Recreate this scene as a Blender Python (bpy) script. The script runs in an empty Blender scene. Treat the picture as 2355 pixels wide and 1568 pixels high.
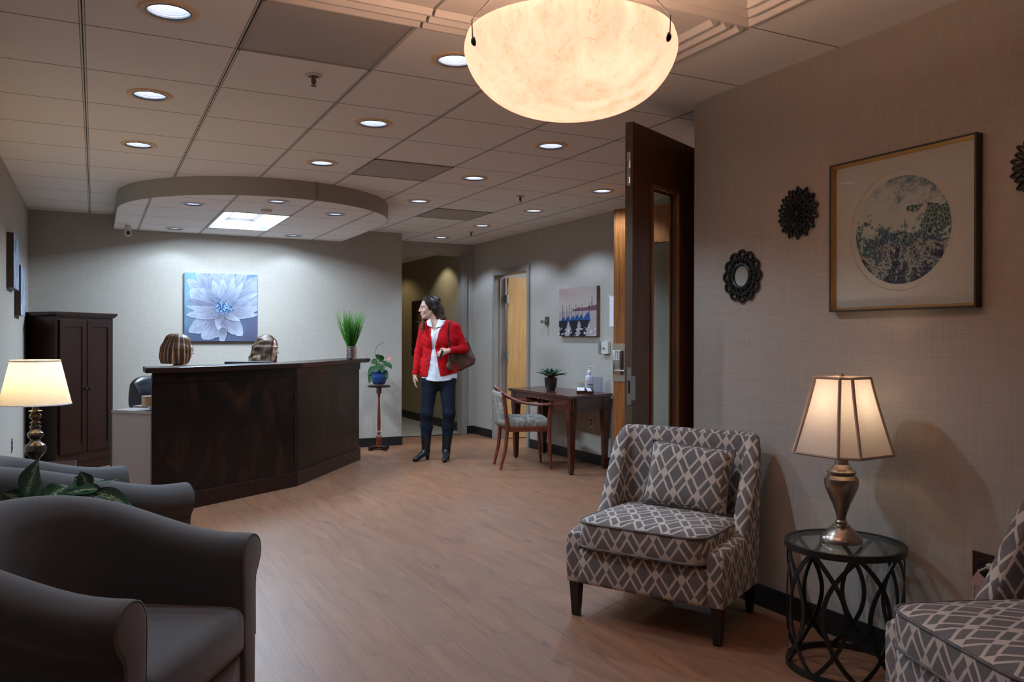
import bpy, bmesh, math, random
import numpy as np
from mathutils import Vector, Matrix, noise as mnoise

S = bpy.context.scene
COL = S.collection
R = math.radians
random.seed(7)

# ------------------------------------------------------------------ camera
cam_d = bpy.data.cameras.new('camera'); cam = bpy.data.objects.new('camera', cam_d); COL.objects.link(cam)
cam_d.sensor_width = 36.0; cam_d.lens = 28.64; cam_d.clip_start = 0.02; cam_d.clip_end = 60
def cam_axes(y, p, r):
    cy, sy, cp, sp, cr, sr = math.cos(y), math.sin(y), math.cos(p), math.sin(p), math.cos(r), math.sin(r)
    f = Vector((sy*cp, cy*cp, sp)); rt = Vector((cy, -sy, 0)); u = rt.cross(f)
    return rt*cr+u*sr, -rt*sr+u*cr, f
a_, b_, c_ = cam_axes(R(27.109), R(-0.194), R(0.131))
m = Matrix((( a_.x, b_.x, -c_.x), (a_.y, b_.y, -c_.y), (a_.z, b_.z, -c_.z))).to_4x4()
m.translation = Vector((0, 0, 1.296)); cam.matrix_world = m
S.camera = cam
# ------------------------------------------------------------------ view, world
S.view_settings.view_transform = 'Standard'; S.view_settings.look = 'None'
S.view_settings.gamma = 1.0; S.view_settings.exposure = 0.26; S.view_settings.use_curve_mapping = False
W = bpy.data.worlds.new('world'); S.world = W; W.use_nodes = True
W.node_tree.nodes['Background'].inputs[0].default_value = (0.55, 0.6, 0.7, 1); W.node_tree.nodes['Background'].inputs[1].default_value = 0.02
S.cycles.use_denoising = True; S.cycles.max_bounces = 9; S.cycles.diffuse_bounces = 7; S.cycles.glossy_bounces = 4
S.cycles.transparent_max_bounces = 8; S.cycles.transmission_bounces = 6; S.cycles.sample_clamp_indirect = 8.0
S.cycles.caustics_reflective = False; S.cycles.caustics_refractive = False
COOL = (0.60, 0.78, 1.0); WARM = (1.0, 0.60, 0.36)
CAN_W = 32.0; SOFFIT_W = 20.0; TROFFER_E = 5.0; PENDANT_W = 7.0; PENDANT_E = 0.76; LAMP_R_W = 1.55; LAMP_L_W = 7.0

# ------------------------------------------------------------------ node helpers
def lnk(nt, a, b): nt.links.new(a, b)
class NT:
    def __init__(s, name):
        s.m = bpy.data.materials.new(name); s.m.use_nodes = True; s.nt = s.m.node_tree
        s.p = s.nt.nodes['Principled BSDF']
    def n(s, t, **kw):
        k = s.nt.nodes.new(t)
        for a, v in kw.items(): setattr(k, a, v)
        return k
    def put(s, node, idx, v):
        if hasattr(v, 'is_linked') or isinstance(v, bpy.types.NodeSocket): s.nt.links.new(v, node.inputs[idx])
        else: node.inputs[idx].default_value = v
    def math(s, op, a, b=0.0, c=0.0):
        k = s.n('ShaderNodeMath', operation=op); s.put(k, 0, a); s.put(k, 1, b)
        if len(k.inputs) > 2: s.put(k, 2, c)
        return k.outputs[0]
    def coord(s, kind='Object'):
        return s.n('ShaderNodeTexCoord').outputs[kind]
    def map(s, vec, scale=(1,1,1), loc=(0,0,0), rot=(0,0,0)):
        k = s.n('ShaderNodeMapping'); s.nt.links.new(vec, k.inputs[0])
        k.inputs['Scale'].default_value = scale; k.inputs['Location'].default_value = loc; k.inputs['Rotation'].default_value = rot
        return k.outputs[0]
    def noise(s, vec, scale=5, detail=3, rough=.5, dist=0):
        k = s.n('ShaderNodeTexNoise'); s.nt.links.new(vec, k.inputs['Vector'])
        k.inputs['Scale'].default_value = scale; k.inputs['Detail'].default_value = detail
        k.inputs['Roughness'].default_value = rough; k.inputs['Distortion'].default_value = dist
        return k.outputs['Fac']
    def ramp(s, fac, stops):
        k = s.n('ShaderNodeValToRGB'); s.nt.links.new(fac, k.inputs[0]); e = k.color_ramp.elements
        e[0].position = stops[0][0]; e[0].color = (*stops[0][1], 1); e[1].position = stops[-1][0]; e[1].color = (*stops[-1][1], 1)
        for p, c in stops[1:-1]:
            q = e.new(p); q.color = (*c, 1)
        return k.outputs[0]
    def mix(s, fac, a, b, mode='MIX'):
        k = s.n('ShaderNodeMix', data_type='RGBA', blend_type=mode)
        for i, v in ((0, fac), (6, a), (7, b)):
            if isinstance(v, tuple) and len(v) == 3: v = (*v, 1)
            s.put(k, i, v)
        return k.outputs[2]
    def bump(s, h, strength=.3, dist=.002):
        k = s.n('ShaderNodeBump'); k.inputs['Strength'].default_value = strength; k.inputs['Distance'].default_value = dist
        s.nt.links.new(h, k.inputs['Height']); s.nt.links.new(k.outputs[0], s.p.inputs['Normal'])
    def base(s, v):
        if isinstance(v, tuple): s.p.inputs['Base Color'].default_value = (*v[:3], 1)
        else: s.nt.links.new(v, s.p.inputs['Base Color'])
    def set(s, rough=.5, metal=0, spec=.5, coat=0):
        s.p.inputs['Roughness'].default_value = rough; s.p.inputs['Metallic'].default_value = metal
        s.p.inputs['Specular IOR Level'].default_value = spec; s.p.inputs['Coat Weight'].default_value = coat
        s.p.inputs['Coat Roughness'].default_value = .15
        return s
def mk(name, col, rough=.5, metal=0, spec=.5, var=.12, scale=8, bump=0, bscale=60, coat=0, vec=(1,1,1)):
    t = NT(name); t.set(rough, metal, spec, coat)
    v = t.map(t.coord(), vec); n = t.noise(v, scale, 4)
    t.base(t.mix(n, tuple(c*(1-var) for c in col), tuple(min(1, c*(1+var)) for c in col)))
    if bump: t.bump(t.noise(v, bscale, 3), bump)
    return t.m
def emis(name, col, e):
    t = NT(name); t.base((.6, .6, .6)); t.p.inputs['Emission Color'].default_value = (*col, 1); t.p.inputs['Emission Strength'].default_value = e
    return t.m
MT = {}
def wall_mat(name, c):
    t = NT(name); t.set(.85, 0, .2); v = t.coord()
    h1 = t.noise(t.map(v, (5, 5, 260)), 1, 2, .6); h2 = t.noise(t.map(v, (240, 240, 5)), 1, 2, .6)
    s = t.math('ADD', h1, h2); f = t.math('MULTIPLY_ADD', s, 2.2, -1.7)
    cl = t.n('ShaderNodeClamp'); lnk(t.nt, f, cl.inputs[0])
    big = t.noise(t.map(v, (1.2, 1.2, .5)), 1, 2)
    a = t.mix(cl.outputs[0], tuple(x*.90 for x in c), tuple(x*1.07 for x in c))
    t.base(t.mix(t.math('MULTIPLY', big, .10), a, (c[0]*.8, c[1]*.72, c[2]*.6)))
    t.bump(s, .25, .0006); return t.m
MT['wall'] = wall_mat('woven_wallcovering', (.45, .412, .365))
MT['hallwall'] = wall_mat('olive_wallcovering', (.33, .29, .20))
MT['paint'] = mk('painted_plaster', (.55, .54, .52), .8, spec=.2, var=.04)
MT['fascia'] = mk('painted_fascia', (.40, .38, .345), .8, spec=.2, var=.03)
MT['base'] = mk('black_rubber_base', (.010, .011, .010), .45, var=.2)
MT['frame'] = mk('taupe_door_frame_paint', (.30, .27, .24), .5, var=.05)
def ceil_mat(name, x0, dx, y0, dy):
    t = NT(name); t.set(.9, 0, .1); v = t.coord(); sp = t.n('ShaderNodeSeparateXYZ'); lnk(t.nt, v, sp.inputs[0])
    def d(s, o, p):
        k = t.math('DIVIDE', t.math('SUBTRACT', s, o), p); fr = t.math('FRACT', t.math('ADD', k, 0.5))
        return t.math('MULTIPLY', t.math('ABSOLUTE', t.math('SUBTRACT', fr, 0.5)), p)
    ax, ay = d(sp.outputs[0], x0, dx), d(sp.outputs[1], y0, dy)
    n = t.noise(v, 160, 2, .7); tile = t.mix(n, (.84, .82, .79), (.90, .88, .85))
    # tee bars: a painted flange with a shadow gap each side
    fl = t.math('LESS_THAN', ax, .009); c = t.mix(fl, tile, (.76, .75, .72))
    g = t.math('LESS_THAN', ax, .0026); c = t.mix(g, c, (.06, .06, .055))
    e = t.math('LESS_THAN', t.math('ABSOLUTE', t.math('SUBTRACT', ax, .0105)), .0016); c = t.mix(e, c, (.22, .21, .20))
    f2 = t.math('LESS_THAN', ay, .0042); c = t.mix(f2, c, (.24, .22, .205))
    t.base(c); t.bump(n, .15, .001); return t.m
MT['ceil'] = ceil_mat('acoustic_ceiling_tile', -.047, .6045, 3.742, .6125)
MT['soffit'] = ceil_mat('soffit_ceiling_tile', .40, .6045, 7.02, .6125)
def floor_mat():
    t = NT('oak_plank_vinyl'); t.set(.42, 0, .35); v = t.coord()
    sp = t.n('ShaderNodeSeparateXYZ'); lnk(t.nt, v, sp.inputs[0]); cb = t.n('ShaderNodeCombineXYZ')
    lnk(t.nt, sp.outputs[1], cb.inputs[0]); lnk(t.nt, sp.outputs[0], cb.inputs[1])
    br = t.n('ShaderNodeTexBrick'); lnk(t.nt, cb.outputs[0], br.inputs['Vector'])
    br.offset = .37; br.offset_frequency = 2; br.inputs['Scale'].default_value = 1
    br.inputs['Brick Width'].default_value = 1.22; br.inputs['Row Height'].default_value = .152
    br.inputs['Mortar Size'].default_value = .0012; br.inputs['Mortar Smooth'].default_value = .3
    br.inputs['Color1'].default_value = (0, 0, 0, 1); br.inputs['Color2'].default_value = (1, 1, 1, 1); br.inputs['Mortar'].default_value = (.5, .5, .5, 1)
    rnd = t.n('ShaderNodeSeparateColor'); lnk(t.nt, br.outputs[0], rnd.inputs[0]); r = rnd.outputs[0]
    ad = t.n('ShaderNodeVectorMath', operation='ADD'); lnk(t.nt, v, ad.inputs[0]); c3 = t.n('ShaderNodeCombineXYZ')
    lnk(t.nt, t.math('MULTIPLY', r, 7.0), c3.inputs[0]); lnk(t.nt, t.math('MULTIPLY', r, 13.0), c3.inputs[1]); lnk(t.nt, c3.outputs[0], ad.inputs[1])
    pv = ad.outputs[0]
    g1 = t.noise(t.map(pv, (46, 2.6, 1)), 1, 5, .65, .6); g2 = t.noise(t.map(pv, (7, 1.1, 1)), 1, 3, .6, 1.8)
    wv = t.n('ShaderNodeTexWave', wave_type='BANDS', bands_direction='X'); lnk(t.nt, t.map(pv, (9, .9, 1)), wv.inputs[0])
    wv.inputs['Scale'].default_value = 1.6; wv.inputs['Distortion'].default_value = 9; wv.inputs['Detail'].default_value = 3; wv.inputs['Detail Scale'].default_value = .6
    f = t.math('ADD', t.math('MULTIPLY', g1, .30), t.math('ADD', t.math('MULTIPLY', g2, .60), t.math('MULTIPLY', wv.outputs[0], .07)))
    c = t.ramp(f, [(.30, (.175, .074, .037)), (.45, (.265, .120, .062)), (.60, (.315, .149, .080)), (.78, (.375, .186, .105))])
    c = t.mix(t.math('MULTIPLY', r, .38), c, (.20, .115, .075))
    kn = t.noise(t.map(pv, (9, 4, 1)), 1, 1, .4); k = t.n('ShaderNodeMapRange'); lnk(t.nt, kn, k.inputs[0])
    k.inputs[1].default_value = .71; k.inputs[2].default_value = .78; c = t.mix(t.math('MULTIPLY', k.outputs[0], .6), c, (.10, .05, .04))
    c = t.mix(t.math('MULTIPLY', br.outputs['Fac'], .55), c, (.09, .05, .04))
    t.base(c); t.bump(f, .12, .001); return t.m
MT['floor'] = floor_mat()
MT['stone'] = mk('pale_stone_floor', (.52, .48, .40), .18, var=.25, scale=3, vec=(1, 6, 1))
def wood(name, c1, c2, vec=(1, 1, 8), rough=.35, coat=.3, scale=4, dist=1.5, spec=.5):
    t = NT(name); t.set(rough, 0, spec, coat); v = t.map(t.coord(), vec)
    n = t.noise(v, scale, 5, .6, dist); t.base(t.ramp(n, [(.3, c1), (.7, c2)])); t.bump(n, .05, .001); return t.m
MT['mahog'] = wood('dark_mahogany', (.009, .003, .0022), (.030, .009, .006), (14, 14, 1.2), coat=.12, spec=.3)
def crotch():
    t = NT('figured_mahogany_veneer'); t.set(.36, 0, .3, .10); v = t.coord()
    a = t.noise(t.map(v, (2.2, 2.2, 1.4), rot=(0, R(38), 0)), 1.3, 4, .55, 1.4); b = t.noise(t.map(v, (28, 28, 3), rot=(0, R(35), 0)), 1, 3)
    f = t.math('ADD', t.math('MULTIPLY', a, .8), t.math('MULTIPLY', b, .2))
    t.base(t.ramp(f, [(.36, (.003, .0014, .0012)), (.52, (.008, .003, .002)), (.68, (.034, .011, .0045))])); return t.m
MT['veneer'] = crotch()
MT['cherry'] = wood('cherry_red_wood', (.032, .005, .003), (.105, .016, .007), (10, 10, 1.5), coat=.5)
MT['chairwood'] = wood('mahogany_chair_wood', (.10, .016, .006), (.24, .045, .016), (8, 8, 2), coat=.5)
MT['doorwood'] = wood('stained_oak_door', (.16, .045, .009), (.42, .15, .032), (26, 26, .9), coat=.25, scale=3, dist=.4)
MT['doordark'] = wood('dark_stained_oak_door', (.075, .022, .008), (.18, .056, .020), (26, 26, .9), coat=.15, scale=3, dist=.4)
MT['blond'] = wood('blond_maple_door', (.50, .27, .09), (.66, .40, .15), (9, 9, .8), coat=.2, dist=1)
MT['edge'] = mk('taupe_metal_door_edge', (.13, .095, .065), .45, metal=.2, var=.05)
MT['steel'] = mk('brushed_steel', (.50, .48, .45), .32, 1, var=.08, vec=(1, 1, 40))
MT['nickel'] = mk('antique_nickel', (.42, .35, .30), .28, 1, var=.15, vec=(30, 30, 1))
MT['chrome'] = mk('chrome', (.75, .75, .78), .12, 1, var=.03)
MT['black'] = mk('black_metal', (.010, .010, .010), .4, .0, var=.2)
MT['blackp'] = mk('black_plastic', (.014, .014, .015), .35, var=.2)
MT['legblk'] = mk('black_lacquered_wood', (.008, .007, .007), .3, var=.2, coat=.3)
MT['leather'] = mk('black_leather', (.016, .018, .022), .32, var=.3, bump=.3, bscale=120)
MT['bag'] = mk('brown_leather', (.085, .028, .016), .38, var=.3, bump=.3, bscale=60)
def fab(name, c, rough=.9):
    t = NT(name); t.set(rough, 0, .15); t.p.inputs['Sheen Weight'].default_value = .35; v = t.coord()
    n = t.noise(v, 420, 2); l = t.noise(v, 6, 3); t.base(t.mix(t.math('MULTIPLY', t.math('ADD', n, l), .5), tuple(x*.8 for x in c), tuple(x*1.2 for x in c))); t.bump(n, .25, .0008); return t.m
MT['grey'] = fab('charcoal_grey_upholstery', (.084, .078, .077))
def lattice():
    t = NT('trellis_print_fabric'); t.set(.85, 0, .2); t.p.inputs['Sheen Weight'].default_value = .15
    uv = t.coord('UV'); sp = t.n('ShaderNodeSeparateXYZ'); lnk(t.nt, uv, sp.inputs[0])
    wob = t.noise(uv, 9, 2); w = t.math('MULTIPLY', t.math('SUBTRACT', wob, .5), .10)
    u = t.math('DIVIDE', sp.outputs[0], .120); q = t.math('DIVIDE', sp.outputs[1], .178)
    p1 = t.math('FRACT', t.math('ADD', t.math('ADD', u, q), w)); p2 = t.math('FRACT', t.math('ADD', t.math('SUBTRACT', u, q), w))
    def band(p):
        inb = t.math('LESS_THAN', p, .35); e1 = t.math('LESS_THAN', t.math('ABSOLUTE', t.math('SUBTRACT', p, .35)), .052)
        e0 = t.math('LESS_THAN', t.math('MINIMUM', p, t.math('SUBTRACT', 1.0, p)), .052)
        return inb, t.math('MAXIMUM', e1, e0)
    b1, l1 = band(p1); b2, l2 = band(p2)
    cr = t.math('MULTIPLY', b1, b2)
    # on a band, the edge lines of the other family stop at the crossing
    cream = t.math('MAXIMUM', cr, t.math('MAXIMUM', t.math('MULTIPLY', l1, t.math('SUBTRACT', 1.0, b2)), t.math('MULTIPLY', l2, t.math('SUBTRACT', 1.0, b1))))
    n = t.noise(uv, 380, 2); bl = t.noise(uv, 14, 3)
    g = t.mix(bl, (.135, .115, .112), (.25, .215, .205)); c = t.mix(cream, g, (.68, .59, .50)); c = t.mix(t.math('MULTIPLY', n, .3), c, (.10, .09, .085))
    t.base(c); t.bump(n, .2, .0006); return t.m
MT['lattice'] = lattice()
MT['piping'] = mk('mottled_piping_cord', (.16, .14, .135), .8, var=.7, scale=45)
def seatfab():
    t = NT('block_pattern_fabric'); t.set(.7, 0, .3); uv = t.coord('UV')
    b = t.n('ShaderNodeTexBrick'); lnk(t.nt, uv, b.inputs['Vector']); b.inputs['Scale'].default_value = 1
    b.inputs['Brick Width'].default_value = .026; b.inputs['Row Height'].default_value = .042; b.inputs['Mortar Size'].default_value = .004; b.inputs['Mortar Smooth'].default_value = 1.0
    b.inputs['Color1'].default_value = (.15, .14, .115, 1); b.inputs['Color2'].default_value = (.46, .39, .28, 1); b.inputs['Mortar'].default_value = (.12, .12, .115, 1)
    n = t.noise(uv, 60, 3); t.base(t.mix(t.math('MULTIPLY', n, .5), b.outputs[0], (.22, .23, .24))); return t.m
MT['seatfab'] = seatfab()
def glass(name, c=(.9, .95, .93), rough=.02):
    t = NT(name); t.nt.nodes.remove(t.p); o = t.nt.nodes['Material Output']
    tr = t.n('ShaderNodeBsdfTransparent'); tr.inputs[0].default_value = (*c, 1); gl = t.n('ShaderNodeBsdfGlossy'); gl.inputs['Roughness'].default_value = rough
    fr = t.n('ShaderNodeFresnel'); ge = t.n('ShaderNodeNewGeometry'); lnk(t.nt, t.math('ADD', 1.45, t.math('MULTIPLY', ge.outputs['Backfacing'], 1/1.45-1.45)), fr.inputs[0]); mx = t.n('ShaderNodeMixShader')
    lnk(t.nt, fr.outputs[0], mx.inputs[0]); lnk(t.nt, tr.outputs[0], mx.inputs[1]); lnk(t.nt, gl.outputs[0], mx.inputs[2]); lnk(t.nt, mx.outputs[0], o.inputs[0])
    return t.m
MT['glass'] = glass('clear_glass'); MT['glassg'] = glass('green_tint_glass', (.94, .97, .95))
def shade(name, c, tc, e=0, ecol=(1, 1, 1), sc=30, marble=False, tw=.55):
    t = NT(name); o = t.nt.nodes['Material Output']; t.nt.nodes.remove(t.p); v = t.coord()
    df = t.n('ShaderNodeBsdfDiffuse'); tl = t.n('ShaderNodeBsdfTranslucent'); mx = t.n('ShaderNodeMixShader'); mx.inputs[0].default_value = tw
    if marble:
        n = t.noise(t.map(v, (5, 5, 1.1), rot=(.25, .4, 0)), 2.4, 4, .6, .8); vn = t.noise(t.map(v, (13, 13, 2.0), rot=(.25, .4, 0)), 1.6, 5, .65, 1.0)
        k = t.ramp(n, [(.33, (1, .57, .42)), (.5, (1, .67, .52)), (.68, (1, .75, .60))])
        vv = t.math('ABSOLUTE', t.math('SUBTRACT', vn, .5)); k2 = t.ramp(vv, [(.0, (.80, .66, .58)), (.012, (1, 1, 1)), (1, (1, 1, 1))])
        col = t.mix(1.0, k, k2, 'MULTIPLY')
    else:
        n = t.noise(t.map(v, (sc, sc, sc*5)), 1, 3, .6); col = t.mix(n, tuple(x*.82 for x in c), c)
    lnk(t.nt, col, tl.inputs[0]); lnk(t.nt, col, df.inputs[0]); lnk(t.nt, df.outputs[0], mx.inputs[1]); lnk(t.nt, tl.outputs[0], mx.inputs[2])
    if e:
        em = t.n('ShaderNodeEmission'); em.inputs[1].default_value = e; lnk(t.nt, t.mix(1.0, col, ecol, 'MULTIPLY'), em.inputs[0])
        ad = t.n('ShaderNodeAddShader'); lnk(t.nt, mx.outputs[0], ad.inputs[0]); lnk(t.nt, em.outputs[0], ad.inputs[1]); lnk(t.nt, ad.outputs[0], o.inputs[0])
    else: lnk(t.nt, mx.outputs[0], o.inputs[0])
    return t.m
MT['shadeR'] = shade('linen_lamp_shade', (.84, .77, .70), 0, sc=40, tw=.45)
MT['shadeL'] = shade('cream_lamp_shade', (.86, .80, .66), 0, sc=25, tw=.26)
MT['alab'] = shade('alabaster_bowl', (1, .8, .6), 0, e=PENDANT_E, ecol=(1, .95, .88), marble=True, tw=.15)
MT['trimtape'] = mk('shade_binding_tape', (.44, .34, .28), .8, var=.08)
MT['leaf'] = mk('green_leaf', (.014, .060, .012), .55, 0, .2, var=.5, scale=9)
MT['grass'] = mk('grass_blade_green', (.07, .22, .03), .45, var=.55, scale=25)
MT['succ'] = mk('grey_green_succulent', (.06, .13, .085), .4, var=.4, scale=12)
MT['red'] = mk('red_wool_jacket', (.50, .007, .012), .85, spec=.15, var=.10, scale=12); MT['white'] = mk('white_cotton', (.72, .74, .80), .7, var=.08, scale=20)
MT['jean'] = mk('dark_blue_denim', (.006, .010, .024), .7, spec=.3, var=.35, scale=9, bump=.2, bscale=200)
MT['boot'] = mk('black_boot_leather', (.010, .011, .014), .28, var=.3)
MT['skin'] = mk('skin', (.62, .36, .27), .5, var=.06, scale=14)
def hairm(name, c1, c2, c3, sc=60, z0=0, z1=1, cen=(0, -.015), streak=None):
    t = NT(name); t.set(.50, 0, .3); v = t.coord(); sp = t.n('ShaderNodeSeparateXYZ'); lnk(t.nt, v, sp.inputs[0])
    an = t.math('ARCTAN2', t.math('SUBTRACT', sp.outputs[0], cen[0]), t.math('SUBTRACT', sp.outputs[1], cen[1])); cb = t.n('ShaderNodeCombineXYZ')
    lnk(t.nt, t.math('MULTIPLY', an, sc*.22), cb.inputs[0]); lnk(t.nt, t.math('MULTIPLY', sp.outputs[2], 2.5), cb.inputs[1]); n = t.noise(cb.outputs[0], 1, 3, .6, .2)
    mr = t.n('ShaderNodeMapRange'); lnk(t.nt, sp.outputs[2], mr.inputs[0]); mr.inputs[1].default_value = z1; mr.inputs[2].default_value = z0
    a = t.ramp(n, [(.38, c1), (.62, c2)]); b = t.ramp(n, [(.38, c2), (.62, c3)]); c = t.mix(mr.outputs[0], a, b)
    if streak:
        cb2 = t.n('ShaderNodeCombineXYZ'); lnk(t.nt, t.math('MULTIPLY', an, 7.0), cb2.inputs[0]); lnk(t.nt, t.math('MULTIPLY', sp.outputs[2], 1.6), cb2.inputs[1])
        m2 = t.n('ShaderNodeMapRange'); lnk(t.nt, t.noise(cb2.outputs[0], 1, 2, .5, .3), m2.inputs[0]); m2.inputs[1].default_value = .52; m2.inputs[2].default_value = .66; c = t.mix(m2.outputs[0], c, streak)
    t.base(c); t.bump(n, .35, .0015); return t.m
MT['mirror'] = mk('mirror_glass', (.85, .85, .85), .03, 1, var=.01)
MT['gold'] = mk('gold_leaf_lip', (.62, .42, .16), .38, .8, var=.12)
MT['pframe'] = mk('bronze_black_frame', (.045, .032, .022), .4, var=.1)
MT['mat'] = mk('ivory_mat_board', (.64, .60, .58), .8, var=.03)
MT['potblk'] = mk('dark_brown_pot', (.030, .016, .012), .35, var=.2)
MT['blueglz'] = mk('blue_glaze', (.012, .045, .16), .15, var=.35, coat=.5)
MT['plastic'] = mk('off_white_plastic', (.62, .60, .54), .5, var=.04)
MT['greypl'] = mk('grey_plastic', (.20, .20, .20), .5, var=.05)
MT['greylam'] = mk('grey_laminate', (.30, .27, .265), .55, var=.04)
MT['tan'] = mk('tan_birch_panel', (.52, .34, .20), .5, var=.08)
MT['paper'] = mk('white_paper', (.80, .80, .84), .8, var=.02)
MT['cantrim'] = mk('tan_light_trim', (.80, .58, .36), .6, var=.04)
MT['wtrim'] = mk('white_light_trim', (.62, .60, .57), .5, var=.03)
MT['baffle'] = mk('white_ribbed_baffle', (.80, .82, .88), .45, var=.02)
# ------------------------------------------------------------------ mesh helpers
class MB:
    def __init__(s): s.b = bmesh.new()
    def box(s, c, d, rz=0, mi=0, rx=0, ry=0):
        r = bmesh.ops.create_cube(s.b, size=1)
        M = Matrix.Translation(c) @ Matrix.Rotation(rz, 4, 'Z') @ Matrix.Rotation(ry, 4, 'Y') @ Matrix.Rotation(rx, 4, 'X') @ Matrix.Diagonal((*d, 1))
        bmesh.ops.transform(s.b, matrix=M, verts=r['verts'])
        if mi:
            for f in {f for v in r['verts'] for f in v.link_faces}: f.material_index = mi
        return s
    def bx(s, x0, x1, y0, y1, z0, z1, **k): return s.box(((x0+x1)/2, (y0+y1)/2, (z0+z1)/2), (abs(x1-x0), abs(y1-y0), abs(z1-z0)), **k)
    def prism(s, pts, z0, z1, mi=0, pts2=None):
        q = pts2 or pts
        a = [s.b.verts.new((*p, z0)) for p in pts]; c = [s.b.verts.new((*p, z1)) for p in q]; n = len(pts)
        fs = [s.b.faces.new(a[::-1]), s.b.faces.new(c)] + [s.b.faces.new((a[i], a[(i+1) % n], c[(i+1) % n], c[i])) for i in range(n)]
        for f in fs: f.material_index = mi
        return s
    def loft(s, rings, cap=True, closed=True, loop=False):
        vs = [[s.b.verts.new(p) for p in r] for r in rings]; n = len(rings[0]); m = n if closed else n-1
        K = len(vs)
        for j in range(K if loop else K-1):
            A, B = vs[j], vs[(j+1) % K]
            for i in range(m):
                try: s.b.faces.new((A[i], A[(i+1) % n], B[(i+1) % n], B[i]))
                except ValueError: pass
        if cap and not loop and closed:
            s.b.faces.new(vs[0][::-1]); s.b.faces.new(vs[-1])
        return s
    def lathe(s, prof, c=(0, 0, 0), seg=32, cap=True, sx=1, sy=1):
        rings = [[(c[0]+r*sx*math.cos(2*math.pi*i/seg), c[1]+r*sy*math.sin(2*math.pi*i/seg), c[2]+z) for i in range(seg)] for r, z in prof]
        return s.loft(rings, cap)
    def tube(s, path, r, seg=10, cap=True, flat=None, loop=False, up=None):
        P = [Vector(p) for p in path]; n = len(P); rr = r if isinstance(r, (list, tuple)) else [r]*n; rings = []
        prev = None
        for i in range(n):
            if loop: t = (P[(i+1) % n]-P[i-1]).normalized()
            else: t = (P[min(i+1, n-1)]-P[max(i-1, 0)]).normalized()
            if up is not None: a = t.cross(Vector(up)).normalized()
            elif prev is None: a = t.cross(Vector((0, 0, 1)) if abs(t.z) < .9 else Vector((1, 0, 0))).normalized()
            else: a = (prev-t*prev.dot(t)).normalized()
            prev = a; b = t.cross(a); k = flat or (1, 1)
            rings.append([P[i]+a*math.cos(2*math.pi*j/seg)*rr[i]*k[0]+b*math.sin(2*math.pi*j/seg)*rr[i]*k[1] for j in range(seg)])
        return s.loft(rings, cap, loop=loop)
    def ball(s, c, r, u=16, v=10):
        q = bmesh.ops.create_uvsphere(s.b, u_segments=u, v_segments=v, radius=1)
        d = r if isinstance(r, (tuple, list)) else (r, r, r)
        bmesh.ops.transform(s.b, matrix=Matrix.Translation(c) @ Matrix.Diagonal((*d, 1)), verts=q['verts']); return s
    def rbox(s, c, d, bev, seg=3, rz=0, rx=0):
        t = bmesh.new(); bmesh.ops.create_cube(t, size=1); bmesh.ops.transform(t, matrix=Matrix.Diagonal((*d, 1)), verts=t.verts)
        bmesh.ops.bevel(t, geom=t.edges[:], offset=bev, segments=seg, profile=.5, affect='EDGES')
        bmesh.ops.transform(t, matrix=Matrix.Translation(c) @ Matrix.Rotation(rz, 4, 'Z') @ Matrix.Rotation(rx, 4, 'X'), verts=t.verts)
        me = bpy.data.meshes.new('t'); t.to_mesh(me); t.free(); s.b.from_mesh(me); bpy.data.meshes.remove(me); return s
    def raw(s, vs, fs, mi=0):
        v = [s.b.verts.new(p) for p in vs]
        for f in fs:
            try: q = s.b.faces.new([v[i] for i in f]); q.material_index = mi
            except ValueError: pass
        return s
    def build(s, name, mat, parent=None, smooth=False, bevel=0, sub=0, uv=False, angle=40, rec=True):
        if rec: bmesh.ops.recalc_face_normals(s.b, faces=s.b.faces[:])
        me = bpy.data.meshes.new(name); s.b.to_mesh(me); s.b.free()
        o = bpy.data.objects.new(name, me); COL.objects.link(o)
        for m_ in (mat if isinstance(mat, (list, tuple)) else [mat]): me.materials.append(m_)
        if smooth:
            me.polygons.foreach_set('use_smooth', [True]*len(me.polygons))
            me.set_sharp_from_angle(angle=R(angle))
        if uv: cube_uv(me)
        if bevel:
            md = o.modifiers.new('bevel', 'BEVEL'); md.width = bevel; md.segments = 2; md.limit_method = 'ANGLE'; md.angle_limit = R(40)
        if sub:
            md = o.modifiers.new('sub', 'SUBSURF'); md.levels = sub; md.render_levels = sub
        if parent: o.parent = parent
        return o
def cube_uv(me, off=(0, 0)):
    uvl = me.uv_layers.new(name='uv'); vs = me.vertices
    for p in me.polygons:
        n = p.normal; ax = max(range(3), key=lambda i: abs(n[i])*(1.25 if i == 1 else 1))
        for li in p.loop_indices:
            c = vs[me.loops[li].vertex_index].co
            uvl.data[li].uv = ((c.y, c.z), (c.x, c.z), (c.x, c.y))[ax]
def tag(o, label, cat, group=None):
    o['label'] = label; o['category'] = cat
    if group: o['group'] = group
    return o
def thing(name, label, cat, loc=(0, 0, 0), rz=0, group=None):
    o = bpy.data.objects.new(name, None); COL.objects.link(o); o.location = loc; o.rotation_euler = (0, 0, rz); o.empty_display_size = .1
    return tag(o, label, cat, group)
def struct(o): o['kind'] = 'structure'; return o
def copy_tree(o, parent=None):
    c = o.copy(); COL.objects.link(c); c.parent = parent
    for ch in list(o.children): copy_tree(ch, c)
    return c
def lamp(name, kind, loc, watts, col, parent, **kw):
    d = bpy.data.lights.new(name, kind); d.energy = watts; d.color = col
    for k, v in kw.items(): setattr(d, k, v)
    o = bpy.data.objects.new(name, d); COL.objects.link(o); o.location = loc; o.parent = parent; return o
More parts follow.
